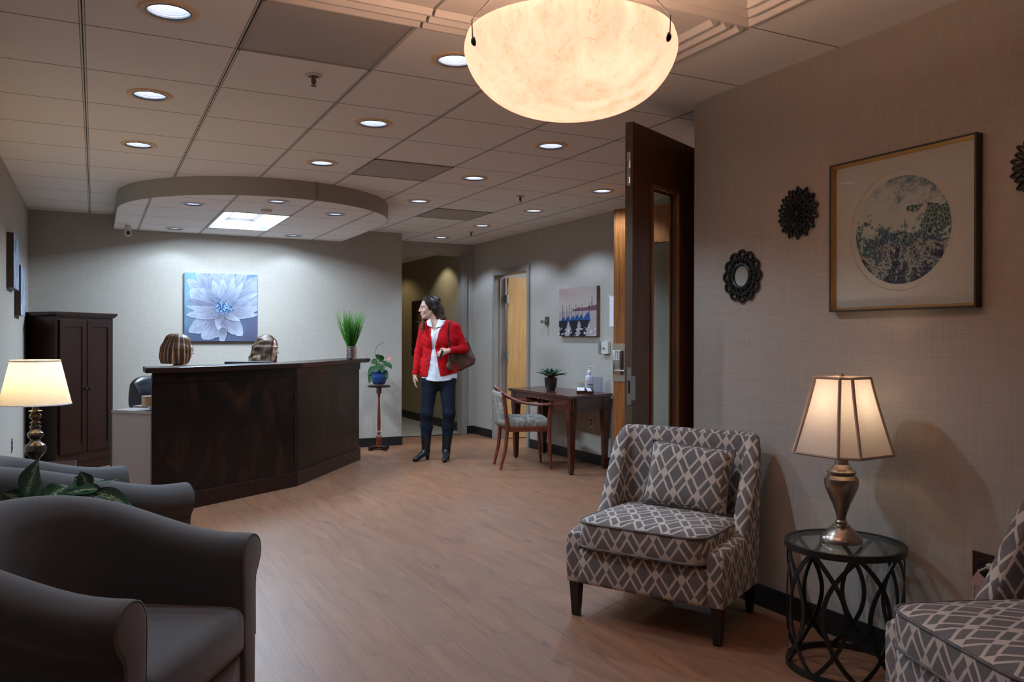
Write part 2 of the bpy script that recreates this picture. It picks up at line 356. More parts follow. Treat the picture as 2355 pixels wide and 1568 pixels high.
def cut(o, cutter_mb):
    c = cutter_mb.build('cutter', MT['paint']); md = o.modifiers.new('b', 'BOOLEAN'); md.operation = 'DIFFERENCE'; md.object = c; md.solver = 'EXACT'
    bpy.context.view_layer.update(); dg = bpy.context.evaluated_depsgraph_get(); me = bpy.data.meshes.new_from_object(o.evaluated_get(dg))
    o.modifiers.clear(); o.data = me; bpy.data.objects.remove(c)
# ---- a painted picture: a fine mesh grid whose colour attribute is computed here
def art_mat(name, rough=.6):
    t = NT(name); t.set(rough, 0, .3); a = t.n('ShaderNodeAttribute'); a.attribute_name = 'paint'; t.base(a.outputs['Color']); return t.m
def art_grid(name, w, h, nx, ny, fn, mat, parent, M):
    us, vs = np.meshgrid(np.linspace(0, 1, nx), np.linspace(0, 1, ny)); col = fn(us, vs)
    P = [M @ Vector((u*w, v*h, 0)) for u, v in zip(us.ravel(), vs.ravel())]
    F = [(j*nx+i, j*nx+i+1, (j+1)*nx+i+1, (j+1)*nx+i) for j in range(ny-1) for i in range(nx-1)]
    me = bpy.data.meshes.new(name); me.from_pydata(P, [], F); at = me.color_attributes.new('paint', 'FLOAT_COLOR', 'POINT')
    at.data.foreach_set('color', np.concatenate([col.reshape(-1, 3), np.ones((nx*ny, 1))], 1).astype(np.float32).ravel())
    o = bpy.data.objects.new(name, me); COL.objects.link(o); me.materials.append(mat); o.parent = parent; return o
# ---- signed-distance bodies, meshed with surface nets
class SDF:
    def __init__(s, lo, hi, h):
        s.h = h; s.lo = np.array(lo, float); s.n = np.ceil((np.array(hi)-s.lo)/h).astype(int)+1
        s.F = np.full(s.n, 1.0, np.float32); s.ax = [s.lo[i]+h*np.arange(s.n[i]) for i in range(3)]
    def _sl(s, lo, hi):
        r = []
        for i in range(3):
            a = max(0, int((lo[i]-s.lo[i])/s.h)); b = min(s.n[i], int((hi[i]-s.lo[i])/s.h)+2); r.append(slice(a, max(a, b)))
        return tuple(r)
    def _mg(s, sl): return np.meshgrid(*[s.ax[i][sl[i]] for i in range(3)], indexing='ij')
    def _smin(s, sl, d, k, sub=False):
        A = s.F[sl]
        if sub:
            d = -d
            if k > 0:
                h = np.clip(.5-.5*(A-d)/k, 0, 1); s.F[sl] = A*(1-h)+d*h+k*h*(1-h)
            else: s.F[sl] = np.maximum(A, d)
        else:
            if k > 0:
                h = np.clip(.5+.5*(A-d)/k, 0, 1); s.F[sl] = A*(1-h)+d*h-k*h*(1-h)
            else: s.F[sl] = np.minimum(A, d)
    def cap(s, a, b, ra, rb=None, k=.03, sq=None, sub=False):
        rb = ra if rb is None else rb; a = np.array(a, float); b = np.array(b, float); pad = max(ra, rb)+k+.03
        sl = s._sl(np.minimum(a, b)-pad, np.maximum(a, b)+pad)
        if any(q.stop <= q.start for q in sl): return s
        X, Y, Z = s._mg(sl); q = np.array(sq or (1, 1, 1), float)
        A = a*q; D = (b-a)*q; L = max(float(D@D), 1e-9); px, py, pz = X*q[0]-A[0], Y*q[1]-A[1], Z*q[2]-A[2]
        t = np.clip((px*D[0]+py*D[1]+pz*D[2])/L, 0, 1)
        d = np.sqrt((px-t*D[0])**2+(py-t*D[1])**2+(pz-t*D[2])**2)-(ra+(rb-ra)*t); s._smin(sl, d.astype(np.float32), k, sub); return s
    def chain(s, pts, rs, k=.02, **kw):
        for i in range(len(pts)-1): s.cap(pts[i], pts[i+1], rs[i], rs[i+1], k, **kw)
        return s
    def ell(s, c, r, k=.03, rot=None, sub=False):
        c = np.array(c, float); r = np.array(r, float); pad = r.max()+k+.03; sl = s._sl(c-pad, c+pad)
        if any(q.stop <= q.start for q in sl): return s
        X, Y, Z = s._mg(sl); P = np.stack([X-c[0], Y-c[1], Z-c[2]], -1)
        if rot is not None: P = P @ np.array(rot)      # columns of rot = local axes
        q = P/r; k0 = np.sqrt((q**2).sum(-1)); k1 = np.sqrt((P/(r*r))**2 @ np.ones(3))+1e-9
        s._smin(sl, (k0*(k0-1)/k1).astype(np.float32), k, sub); return s
    def clip(s, fn):
        X, Y, Z = np.meshgrid(*s.ax, indexing='ij'); s.F = np.maximum(s.F, fn(X, Y, Z).astype(np.float32)); return s
    def warp(s, amp, sc, seed=0):
        X, Y, Z = np.meshgrid(*s.ax, indexing='ij')
        s.F += amp*(np.sin(X*sc+seed)*np.sin(Z*sc*.7+1.3*seed+Y*sc*.5)+.5*np.sin(Z*sc*1.7+X*sc*.9+seed)).astype(np.float32); return s
    def mesh(s, name, mat, parent=None, smooth_it=1):
        F = s.F; F[0] = F[-1] = 1; F[:, 0] = F[:, -1] = 1; F[:, :, 0] = F[:, :, -1] = 1
        ins = F < 0; n = np.array(F.shape)-1
        cnt = np.zeros(n, int)
        offs = [(i, j, k) for i in (0, 1) for j in (0, 1) for k in (0, 1)]
        for i, j, k in offs: cnt += ins[i:n[0]+i, j:n[1]+j, k:n[2]+k]
        act = (cnt > 0) & (cnt < 8); idx = np.full(n, -1); cells = np.argwhere(act); idx[act] = np.arange(len(cells))
        acc = np.zeros((len(cells), 3)); w = np.zeros(len(cells))
        for a in offs:
            for ax in range(3):
                if a[ax]: continue
                b = list(a); b[ax] = 1
                fa = F[tuple((cells+a).T)]; fb = F[tuple((cells+b).T)]; mk_ = (fa < 0) != (fb < 0)
                t = np.where(mk_, fa/(fa-fb+1e-12), 0); p = np.array(a, float)+np.outer(t, np.eye(3)[ax]); acc[mk_] += p[mk_]; w[mk_] += 1
        V = s.lo+(cells+acc/w[:, None])*s.h; faces = []
        for ax in range(3):
            u, v = [(1, 2), (2, 0), (0, 1)][ax]; e = np.eye(3, dtype=int)
            A = np.argwhere(ins ^ np.roll(ins, -1, ax)); A = A[(A[:, ax] < n[ax]) & (A[:, u] > 0) & (A[:, v] > 0) & (A[:, u] < n[u]) & (A[:, v] < n[v])]
            q = [idx[tuple((A-e[u]-e[v]).T)], idx[tuple((A-e[v]).T)], idx[tuple(A.T)], idx[tuple((A-e[u]).T)]]
            inn = ins[tuple(A.T)]; Q = np.stack(q, 1); Q[~inn] = Q[~inn][:, ::-1]; faces.append(Q)
        Fc = np.concatenate(faces); Fc = Fc[(Fc >= 0).all(1)]
        me = bpy.data.meshes.new(name); me.from_pydata(V.tolist(), [], Fc.tolist()); me.polygons.foreach_set('use_smooth', [True]*len(me.polygons))
        o = bpy.data.objects.new(name, me); COL.objects.link(o); me.materials.append(mat)
        if parent: o.parent = parent
        if smooth_it:
            md = o.modifiers.new('smooth', 'SMOOTH'); md.factor = .5; md.iterations = smooth_it
        return o
# ------------------------------------------------------------------ the room
CZ = 2.566; SZ = 2.42
def wall(name, segs, mat='wall'):
    b = MB()
    for s_ in segs: b.bx(*s_)
    return struct(b.build(name, MT[mat]))
def pbox(b, p, q, t, z0, z1):      # a wall slab along p-q, thickness t to the right of the direction
    p = Vector(p); q = Vector(q); d = (q-p).normalized(); n = Vector((d.y, -d.x))*t
    return b.prism([p, q, q+n, p+n], z0, z1)
struct(MB().prism([(-.6, -2.6), (4.71, -2.6), (4.71, 5.0), (6.3, 5.0), (6.3, 1.6), (7.4, 1.6), (7.4, 10.12), (-.6, 10.12)], -.05, 0).build('floor', MT['floor']))
struct(MB().bx(3.2, 4.7, 10.12, 14.2, -.05, 0.002).build('floor_hall', MT['stone']))
wall('wall_left', [(-.71, -.59, -2.7, 9.5, 0, CZ)])
wall('wall_back', [(-.71, 3.31, 9.40, 9.52, 0, CZ), (3.19, 3.31, 9.52, 10.25, 0, CZ), (3.31, 3.40, 10.12, 10.25, 0, CZ), (4.42, 4.71, 10.12, 10.25, 0, CZ), (3.40, 4.42, 10.12, 10.25, 2.41, CZ)])
wall('wall_right', [(2.88, 3.0, -2.7, 3.47, 0, CZ)])
wall('wall_front', [(-.71, 3.0, -2.7, -2.58, 0, CZ)])
wall('wall_far_right', [(4.59, 4.71, 5.30, 8.50, 0, CZ), (4.59, 4.71, 9.47, 10.12, 0, CZ), (4.59, 4.71, 8.50, 9.47, 2.14, CZ)])
A0, A1 = Vector((2.88, 3.46)), Vector((4.60, 5.34)); dA = (A1-A0).normalized(); LA = (A1-A0).length
H1, H2 = A0+dA*.67, A0+dA*(LA-.03)
b = MB(); pbox(b, A0, H1-dA*.045, .12, 0, CZ); pbox(b, H1-dA*.045, A1, .12, 2.47, CZ); struct(b.build('wall_entrance', MT['wall']))
# hallway and office beyond, entrance lobby
wall('wall_hall', [(4.50, 4.60, 10.25, 14.2, 0, 2.52), (3.15, 3.25, 10.25, 14.2, 0, 2.52), (3.15, 4.6, 14.1, 14.2, 0, 2.52)], 'hallwall')
struct(MB().bx(3.15, 4.6, 10.25, 14.2, 2.52, 2.56).build('ceiling_hall', MT['soffit']))
wall('wall_office', [(4.71, 7.3, 6.9, 7.0, 0, CZ), (4.71, 7.3, 10.12, 10.22, 0, CZ), (7.2, 7.3, 6.9, 10.2, 0, CZ)], 'paint')
wall('wall_lobby', [(3.0, 6.3, 1.6, 1.7, 0, CZ), (6.2, 6.3, 1.7, 5.6, 0, CZ), (4.71, 6.3, 5.45, 5.55, 0, CZ)])
# baseboards
BH = .105
for nm, segs in {'baseboard_left': [(-.59, -.582, -2.5, 9.4, 0, BH)], 'baseboard_back': [(-.58, 3.31, 9.39, 9.4, 0, BH), (3.31, 3.318, 9.39, 10.12, 0, BH), (3.31, 3.4, 10.112, 10.12, 0, BH), (4.49, 4.59, 10.11, 10.12, 0, BH)],
                 'baseboard_right': [(2.872, 2.88, -2.5, 3.46, 0, BH)], 'baseboard_far_right': [(4.582, 4.59, 5.40, 8.49, 0, BH), (4.582, 4.59, 9.50, 10.11, 0, BH)],
                 'baseboard_hall': [(4.49, 4.50, 10.25, 14.1, 0, .12), (3.25, 3.26, 10.25, 14.1, 0, .12)]}.items():
    wall(nm, segs, 'base')
# passage casing, threshold
b = MB(); b.bx(4.412, 4.485, 10.09, 10.26, 0, 2.408); struct(b.build('trim_1', MT['frame'], bevel=.004))
struct(MB().bx(3.31, 4.42, 10.09, 10.13, 0, .006).build('trim_2', MT['base']))
# side-door frame in the far right wall, with its open leaf
b = MB(); b.bx(4.565, 4.73, 8.49, 8.545, 0, 2.17); b.bx(4.565, 4.73, 9.425, 9.48, 0, 2.17); b.bx(4.566, 4.729, 8.545, 9.425, 2.10, 2.169); b.bx(4.64, 4.66, 8.545, 8.56, 0, 2.1); b.bx(4.64, 4.66, 9.41, 9.425, 0, 2.1)
struct(b.build('trim_3', MT['frame'], bevel=.003))
b = MB(); b.bx(4.74, 5.59, 9.365, 9.41, .01, 2.08); dr = struct(b.build('door_1', MT['blond'], bevel=.002))
h = MB()
for z in (.25, 1.08, 1.80): h.bx(4.715, 4.745, 9.36, 9.40, z-.055, z+.055); h.tube([(4.72, 9.36, z-.06), (4.72, 9.36, z+.06)], .008)
h.build('hinge', MT['steel'], dr)
MB().tube([(5.50, 9.365, 1.0), (5.50, 9.31, 1.0), (5.40, 9.31, 1.0)], .01).build('door_handle', MT['steel'], dr, smooth=True)
# ceiling with holes for the can lights
CANS = [(.255, 3.435), (.255, 4.665), (.255, 5.90), (1.465, 3.435), (1.465, 4.665), (1.465, 5.895), (2.675, 4.67), (2.675, 5.89), (2.675, 7.12), (3.885, 5.89), (3.885, 7.12), (3.885, 8.335), (3.885, 9.555), (.255, 2.21), (.255, .985), (1.465, -.24)]
b = MB(); b.prism([(-.7, -2.7), (2.95, -2.7), (2.95, 1.6), (6.3, 1.6), (7.3, 1.6), (7.3, 10.2), (-.7, 10.2)], CZ, CZ+.03); ceil = b.build('ceiling', MT['ceil'])
c = MB()
for x, y in CANS: c.lathe([(.086, CZ-.05), (.086, CZ+.08)], (x, y, 0), 40)
cut(ceil, c); struct(ceil)
for i, (x, y) in enumerate([(5.3, 3.2)]):
    t = thing('lobby_ceiling_light', 'round glass ceiling light in the entrance lobby', 'light', (x, y, CZ))
    MB().lathe([(.0, -.12), (.10, -.11), (.16, -.05), (.17, 0)], seg=24, cap=False).build('diffuser', emis('lobby_globe', (.9, .95, 1), 4), t, smooth=True)
# soffit over the desk: a straight-sided panel with a half-round front
cx, cy, rx, ry = 1.366, 7.90, 1.197, 1.265
def sof(k=0): return [(.169-k, 9.4), (.169-k, cy)] + [(cx-(rx+k)*math.cos(math.pi*i/48), cy-(ry+k)*math.sin(math.pi*i/48)) for i in range(1, 48)] + [(2.563+k, cy), (2.563+k, 9.4)]
SC = [(.735, 7.32), (1.335, 6.86), (1.94, 7.32), (.735, 9.06), (1.94, 9.06)]
b = MB(); b.prism(sof(-.004), SZ, SZ+.03); so = b.build('ceiling_soffit', MT['soffit'])
c = MB()
for x, y in SC: c.lathe([(.080, SZ-.05), (.080, SZ+.08)], (x, y, 0), 40)
c.bx(1.02, 1.60, 7.62, 8.79, SZ-.05, SZ+.08); cut(so, c); struct(so)
b = MB(); o_, i_ = sof(), sof(-.004); n = len(o_)
V = [(*p, z) for p in o_ for z in (SZ-.003, CZ)] + [(*p, z) for p in i_ for z in (SZ-.003, CZ)]
F = []
for k in range(n-1):
    F += [(2*k, 2*k+2, 2*k+3, 2*k+1), (2*n+2*k, 2*n+2*k+1, 2*n+2*k+3, 2*n+2*k+2), (2*k, 2*n+2*k, 2*n+2*k+2, 2*k+2)]
b.raw(V, F); fas = b.build('trim_4', MT['fascia'], smooth=True)
struct(fas)
struct(MB().bx(1.366+.25, 1.366+.253, 6.652, 6.66, SZ, CZ).build('trim_5', MT['greypl']))
# decorative ridged tiles round the pendant
def relief(name, x0, x1, y0, y1, sides):
    b = MB(); z = CZ; b.bx(x0+.006, x1-.006, y0+.004, y1-.004, z-.005, z+.004)
    def ridge(p, q, ax):
        w, d = .024, .026; r_ = []
        for (x, y) in (p, q):
            o = (w, 0) if ax else (0, w); r_.append([(x-o[0], y-o[1], z-.004), (x-o[0]*.25, y-o[1]*.25, z-d), (x+o[0]*.25, y+o[1]*.25, z-d), (x+o[0], y+o[1], z-.004)])
        b.loft(r_)
    for o in (.045, .112, .179):
        if 'N' in sides: ridge((x0+.006, y1-o), ((x1-o if 'E' in sides else x1-.006), y1-o), False)
        if 'E' in sides: ridge((x1-o, y0+.004), (x1-o, (y1-o if 'N' in sides else y1-.05)), True)
    struct(b.build(name, MT['relief']))
MT['relief'] = mk('white_relief_tile', (.66, .63, .60), .85, spec=.2, var=.03)
gx = [-.047+.6045*i for i in range(8)]; gy = lambda j: 3.742+.6125*j
k = 6
for i in range(0, 4): relief('trim_%d' % k, gx[i], gx[i+1], gy(-2), gy(-1), 'N' if i < 3 else 'NE'); k += 1
for i in (2, 3): relief('trim_%d' % k, gx[i], gx[i+1], gy(-3), gy(-2), 'N' if i < 3 else 'NE'); k += 1
for j in (-4, -5): relief('trim_%d' % k, gx[3], gx[4], gy(j), gy(j+1), 'E'); k += 1

# ------------------------------------------------------------------ ceiling fixtures
EM_CAN = emis('cool_lamp_face', (.74, .84, 1.0), 6)
def can(x, y, z, label, group, r=.083, trim='cantrim', w=CAN_W, tr=.112):
    t = thing('recessed_light', label, 'ceiling light', (x, y, z), 0, group)
    MB().lathe([(r, .0), (r, -.006), (tr-.006, -.007), (tr, -.002), (tr, .001)], seg=40, cap=False).build('trim_ring', MT[trim], t, smooth=True)
    MB().lathe([(r+.0015, -.0075), (r-.002, -.0085), (r-.003, -.002)], seg=40, cap=False).build('gasket', MT['blackp'], t)
    pr = []
    for i in range(9):
        zz = .0+i*.0085; rr = r-.004-i*.0016; pr += [(rr, zz), (rr-.0035, zz+.006)]
    MB().lathe(pr, seg=40, cap=False).build('ribbed_baffle', MT['baffle'], t)
    MB().lathe([(r-.018, .077), (r-.019, .0775)], seg=32).build('lamp_face', EM_CAN, t)
    lamp('downlight', 'SPOT', (0, 0, -.012), w, COOL, t, spot_size=R(128), spot_blend=.35, shadow_soft_size=.045)
    return t
where = {0: 'large front recessed light above the grey armchairs, nearest of the left column', 1: 'recessed light second in the left column, over the left lamp side', 2: 'recessed light third in the left column, before the round soffit',
         3: 'recessed light half hidden by the alabaster pendant bowl', 4: 'recessed light just beyond the sprinkler, second in the centre column', 5: 'recessed light right in front of the round soffit rim',
         6: 'recessed light between the pendant bowl and the open dark door', 7: 'recessed light right of the middle perforated vent', 8: 'recessed light just right of the soffit, left of the farthest vent',
         9: 'recessed light nearest the top of the orange wood door leaf', 10: 'recessed light between the middle sprinkler and the far right wall', 11: 'recessed light beside the farthest small sprinkler', 12: 'farthest recessed light, in front of the hallway header',
         13: 'added unseen recessed light above the near grey armchair seat', 14: 'added unseen recessed light above the viewer, left side', 15: 'added unseen recessed light above the viewer, far behind'}
for i, (x, y) in enumerate(CANS): can(x, y, CZ, where[i], 'downlights in the main ceiling', w=CAN_W if i < 13 else CAN_W*.08)  # last three cans are out of view, added as weak foreground fill
sw = ['soffit light front left, under the round canopy', 'soffit light at the front centre near the smoke detector', 'soffit light at the front right of the canopy', 'soffit light over the flower painting, left back by the wall', 'soffit light at the right back near the wall, over the second receptionist']
for (x, y), l in zip(SC, sw): can(x, y, SZ, l, 'downlights under the round soffit', r=.070, trim='wtrim', w=SOFFIT_W*(.5 if y > 9 else 1), tr=.098)
t = thing('troffer_light', 'bright square recessed troffer light under the round soffit', 'ceiling light', (1.31, 8.205, SZ))
b = MB(); b.bx(-.30, .30, -.60, -.575, -.004, .03); b.bx(-.30, .30, .575, .60, -.004, .03); b.bx(-.30, -.285, -.60, .60, -.004, .03); b.bx(.285, .30, -.60, .60, -.004, .03); b.build('frame', MT['wtrim'], t)
b = MB(); b.raw([(-.285, -.575, .0), (.285, -.575, 0), (.285, .575, 0), (-.285, .575, 0), (-.10, -.40, .09), (.10, -.40, .09), (.10, .40, .09), (-.10, .40, .09)], [(0, 1, 5, 4), (1, 2, 6, 5), (2, 3, 7, 6), (3, 0, 4, 7)])
b.build('reflector', MT['baffle'], t, rec=False)
MB().bx(-.10, .10, -.40, .40, .088, .09).build('diffuser', emis('fluorescent_panel', (.80, .90, 1.0), TROFFER_E*3), t)
lamp('tube_light', 'AREA', (0, 0, .07), 74, (.64, .82, 1.0), t, shape='RECTANGLE', size=.18, size_y=.8)
t = thing('smoke_detector', 'small round white detector under the soffit, behind the front centre light', 'detector', (1.34, 7.36, SZ))
MB().lathe([(.050, 0), (.050, -.012), (.040, -.022), (0, -.026)], seg=24, cap=False).build('body', MT['wtrim'], t, smooth=True)
# perforated return-air panels
def perf():
    t = NT('perforated_metal'); t.set(.6, .2, .3); v = t.map(t.coord(), (1, 1, 1), rot=(0, 0, R(45))); vo = t.n('ShaderNodeTexVoronoi'); lnk(t.nt, v, vo.inputs['Vector'])
    vo.inputs['Scale'].default_value = 95; vo.inputs['Randomness'].default_value = 0; k = t.math('LESS_THAN', vo.outputs['Distance'], .33)
    t.base(t.mix(k, (.46, .42, .385), (.05, .044, .04))); return t.m
MT['perf'] = perf()
for x0, y0, l in ((gx[1], gy(-1), 'large near perforated return vent left of the pendant bowl'), (gx[3], gy(3), 'middle perforated return vent, right of the soffit front'), (gx[5], gy(6), 'farthest perforated return vent, right of the soffit')):
    t = thing('ceiling_vent', l, 'vent', (x0+.302, y0+.306, CZ), 0, 'perforated return vents')
    b = MB(); w, d = .300, .302
    b.bx(-w, w, -d, -d+.014, -.007, .0); b.bx(-w, w, d-.014, d, -.007, .0); b.bx(-w, -w+.010, -d, d, -.007, .0); b.bx(w-.010, w, -d, d, -.007, .0); b.build('frame', MT['fascia'], t)
    b = MB(); b.bx(-w+.01, w-.01, -d+.014, d-.014, -.004, -.001); b.build('perforated_face', MT['perf'], t)
for x, y, l in ((.94, 3.945, 'nearest sprinkler head, below the large perforated vent'), (3.375, 6.435, 'middle sprinkler head, among the right ceiling lights'), (4.0, 8.89, 'farthest sprinkler head, beside the last ceiling lights')):
    t = thing('fire_sprinkler', l, 'sprinkler', (x, y, CZ), 0, 'sprinkler heads')
    MB().lathe([(.042, 0), (.041, -.006), (.026, -.010)], seg=24, cap=False).build('escutcheon', MT['wtrim'], t, smooth=True)
    b = MB(); b.lathe([(.024, -.002), (.022, -.010), (.009, -.014), (.008, -.04), (.004, -.046)], seg=14); b.tube([(-.010, 0, -.02), (-.010, 0, -.038), (0, 0, -.05)], .002, 6); b.tube([(.010, 0, -.02), (.010, 0, -.038), (0, 0, -.05)], .002, 6); b.lathe([(.014, -.052), (.014, -.055)], seg=12)
    b.build('nozzle', MT['edge'], t)
t = thing('security_camera', 'small white dome camera hanging at the left end of the soffit', 'camera', (.292, 9.02, SZ))
MB().lathe([(.030, 0), (.030, -.03), (.022, -.035), (.022, -.05)], seg=20).build('mount', MT['wtrim'], t, smooth=True)
MB().ball((0, -.005, -.075), (.034, .034, .040)).build('housing', MT['wtrim'], t, smooth=True)
MB().ball((.004, -.030, -.080), (.019, .014, .023)).build('lens', MT['blackp'], t, smooth=True)

# ------------------------------------------------------------------ pendant
PX, PY = 1.260, 2.085; PR = .320; PZT = 2.183; PD = .222
t = thing('pendant_bowl_light', 'glowing alabaster bowl pendant hanging from wires in the foreground', 'pendant light', (PX, PY, 0))
pf = []
for i in range(22):
    a = math.pi/2*i/21; pf.append((PR*math.sin(a)**.80, PZT-PD*math.cos(a)**1.0))
pf[0] = (0.0005, PZT-PD)
inner = [(max(r-.012, .0004), z+(.012 if i < 18 else .004)) for i, (r, z) in enumerate(pf)][::-1]
pf = [(r*(1-.035*max(0, (z-(PZT-.05))/.05)**2), z) for r, z in pf]
MB().lathe(pf+[(PR*.965-.004, PZT+.005), (PR*.965-.012, PZT+.004)]+inner, seg=72, cap=False).build('bowl', MT['alab'], t, smooth=True, angle=60)
for k_ in range(3):
    a = R(-61+k_*120); ca, sa = math.cos(a), math.sin(a); rr = PR*.965; zc = PZT-.052
    MB().ball((rr*ca, rr*sa, zc), (.012, .012, .014), 14, 8).build('clip', MT['black'], t, smooth=True)
    MB().tube([(PR*ca*.99, PR*sa*.99, zc+.01), (PR*ca*.995, PR*sa*.995, PZT+.006), (.03*ca, .03*sa, CZ-.02)], .0016, 6).build('suspension_wire', MT['black'], t)
MB().lathe([(.06, CZ), (.06, CZ-.012), (.03, CZ-.028), (0, CZ-.03)], seg=24, cap=False).build('canopy', MT['nickel'], t, smooth=True)
for bx_, by_ in ((-.16, .02), (.13, -.10), (.03, .15)):
    o = MB().ball((bx_, by_, PZT-.10), .028).build('bulb', emis('warm_bulb', (1, .85, .68), 3), t, smooth=True)
    lamp('bulb_light', 'POINT', (bx_, by_, PZT-.065), PENDANT_W, (1, .72, .50), t, shadow_soft_size=.03)
# ------------------------------------------------------------------ reception desk
def offpoly(P, d):        # open polyline offset to its right-hand (front) side
    Q = []
    for i in range(len(P)):
        ns = []
        for a, b_ in ((i-1, i), (i, i+1)):
            if a >= 0 and b_ < len(P):
                e = (Vector(P[b_])-Vector(P[a])).normalized(); ns.append(Vector((e.y, -e.x)))
        n = sum(ns, Vector((0, 0)))/len(ns); n = n/(n.length_squared); Q.append(tuple(Vector(P[i])+n*d))
    return Q
DP = [(.372, 6.515), (.535, 6.535), (1.565, 7.195), (2.505, 8.46)]
desk = thing('reception_desk', 'dark mahogany angled reception desk with figured front panels and dark counter', 'desk')
for i, nm in enumerate(('left', 'middle', 'right')):
    a, b_ = DP[i], DP[i+1]; q = offpoly([a, b_], -.03)
    MB().prism([a, b_, q[1], q[0]], .0, 1.02).build('front_panel', MT['veneer'], desk, bevel=.002)
K = offpoly(DP, .016); K2 = offpoly(DP, -.01)
b = MB(); b.prism(K+K2[::-1], 0, .125); b.build('kick_board', MT['mahog'], desk, bevel=.003)
b = MB(); d12 = (Vector(DP[2])-Vector(DP[1])).normalized()
p = Vector(DP[2]); b.prism([p+Vector((-.016, -.014)), p+Vector((.016, .004)), p+Vector((.006, .03)), p+Vector((-.02, .015))], .125, 1.0); b.build('corner_post', MT['mahog'], desk)
K3 = offpoly(DP, .012); b = MB(); b.prism(K3+K2[::-1], .965, 1.036); b.build('apron', MT['veneer'], desk, bevel=.002)
C1 = offpoly(DP, .062); e = (Vector(C1[3])-Vector(C1[2])).normalized(); C1[3] = tuple(Vector(C1[3])+e*.16); C1[0] = (C1[0][0]-.055, C1[0][1])
b = MB(); fr = []
for i in range(len(C1)-1):      # soften the bends of the counter edge
    fr.append(C1[i])
C2 = offpoly(DP, -.26); C2[3] = tuple(Vector(C2[3])+e*.16); C2[0] = (C1[0][0], C2[0][1]+.02)
b.prism(C1+C2[::-1], 1.036, 1.076); b.build('counter_top', MT['mahog'], desk, bevel=.005)
I = offpoly(DP, -.75); I0 = offpoly(DP, -.03); I[0] = (I[0][0]+.1, I[0][1]-.1)
b = MB(); b.prism(I0+I[::-1], .715, .745); b.build('work_surface', MT['greylam'], desk)
b = MB(); q0 = offpoly(DP, -.03)[3]; q1 = offpoly(DP, -.74)[3]; dd = -e*.03; b.prism([q0, tuple(Vector(q0)+dd), tuple(Vector(q1)+dd), q1], 0, .715); b.build('end_panel', MT['mahog'], desk)
t = thing('side_return_cabinet', 'grey laminate return cabinet beside the left end of the dark reception desk', 'cabinet')
b = MB(); b.prism([(.115, 6.84), (.365, 6.56), (.50, 6.68), (.25, 6.98)], 0, .728); b.build('body', MT['greylam'], t, bevel=.002)
b = MB(); b.prism([(.110, 6.835), (.366, 6.548), (.51, 6.68), (.25, 6.995)], .728, .750); b.build('top', MT['greylam'], t, bevel=.002)
b = MB(); b.prism([(.100, 6.86), (.114, 6.84), (.25, 6.985), (.236, 7.0)], 0, .735); b.build('edge_strip', MT['blackp'], t)
t = thing('wooden_box', 'small tan wooden box on the grey return cabinet, beside the desk edge', 'box', (.395, 6.70, .751), R(8))
MB().bx(-.075, .075, -.06, .06, .03, .105).build('body', MT['tan'], t, bevel=.002)
MB().bx(-.02, .06, -.05, .05, 0, .03).build('stand', MT['blackp'], t)
t = thing('computer_monitor', 'black flat monitor on the desk behind the counter, seen from its back', 'monitor', (1.222, 7.58, .746), R(-12))
MB().rbox((0, 0, .200), (.40, .035, .275), .008, 2).build('screen_back', MT['blackp'], t, smooth=True)
MB().bx(-.02, .02, .0, .03, 0, .16).build('neck', MT['blackp'], t)
MB().rbox((0, .02, .008), (.22, .16, .014), .005, 2).build('stand', MT['blackp'], t)
desk.location = (0, 0, 0)
def office_chair(loc, rz, label):
    t = thing('office_chair', label, 'chair', (*loc, 0), rz)
    s = SDF((-.33, -.35, .40), (.33, .42, 1.06), .011)
    s.ell((0, .0, .47), (.26, .26, .055), .02)
    s.mesh('seat', MT['leather'], t)
    s = SDF((-.33, -.05, .45), (.33, .42, 1.0), .011)
    s.chain([(0, .24, .56), (0, .28, .75), (0, .30, .86)], [.10, .12, .10], .05, sq=(.42, 1.6, 1)); s.clip(lambda X, Y, Z: Z-.955)
    s.mesh('backrest', MT['leather'], t)
    for sx in (-1, 1):
        MB().tube([(sx*.26, .16, .50), (sx*.30, .12, .62), (sx*.30, -.02, .69), (sx*.30, -.18, .68), (sx*.28, -.20, .60), (sx*.25, -.12, .48)], .018, 8).build('armrest', MT['blackp'], t, smooth=True)
    b = MB(); b.lathe([(.03, .10), (.03, .43)], seg=14)
    b.build('gas_lift', MT['blackp'], t)
    b = MB()
    for k in range(5):
        a = R(72*k); b.tube([(0, 0, .12), (.28*math.cos(a), .28*math.sin(a), .075)], [.022, .014], 8)
    b.build('base', MT['blackp'], t)
    for k in range(5):
        a = R(72*k); MB().ball((.28*math.cos(a), .28*math.sin(a), .032), .031, 10, 8).build('caster', MT['blackp'], t)
    return t
office_chair((.655, 7.77), R(55), 'black leather office chair under the receptionist with highlighted bob, left')
office_chair((1.475, 8.105), R(70), 'black office chair under the wavy-haired receptionist, hidden behind the counter')

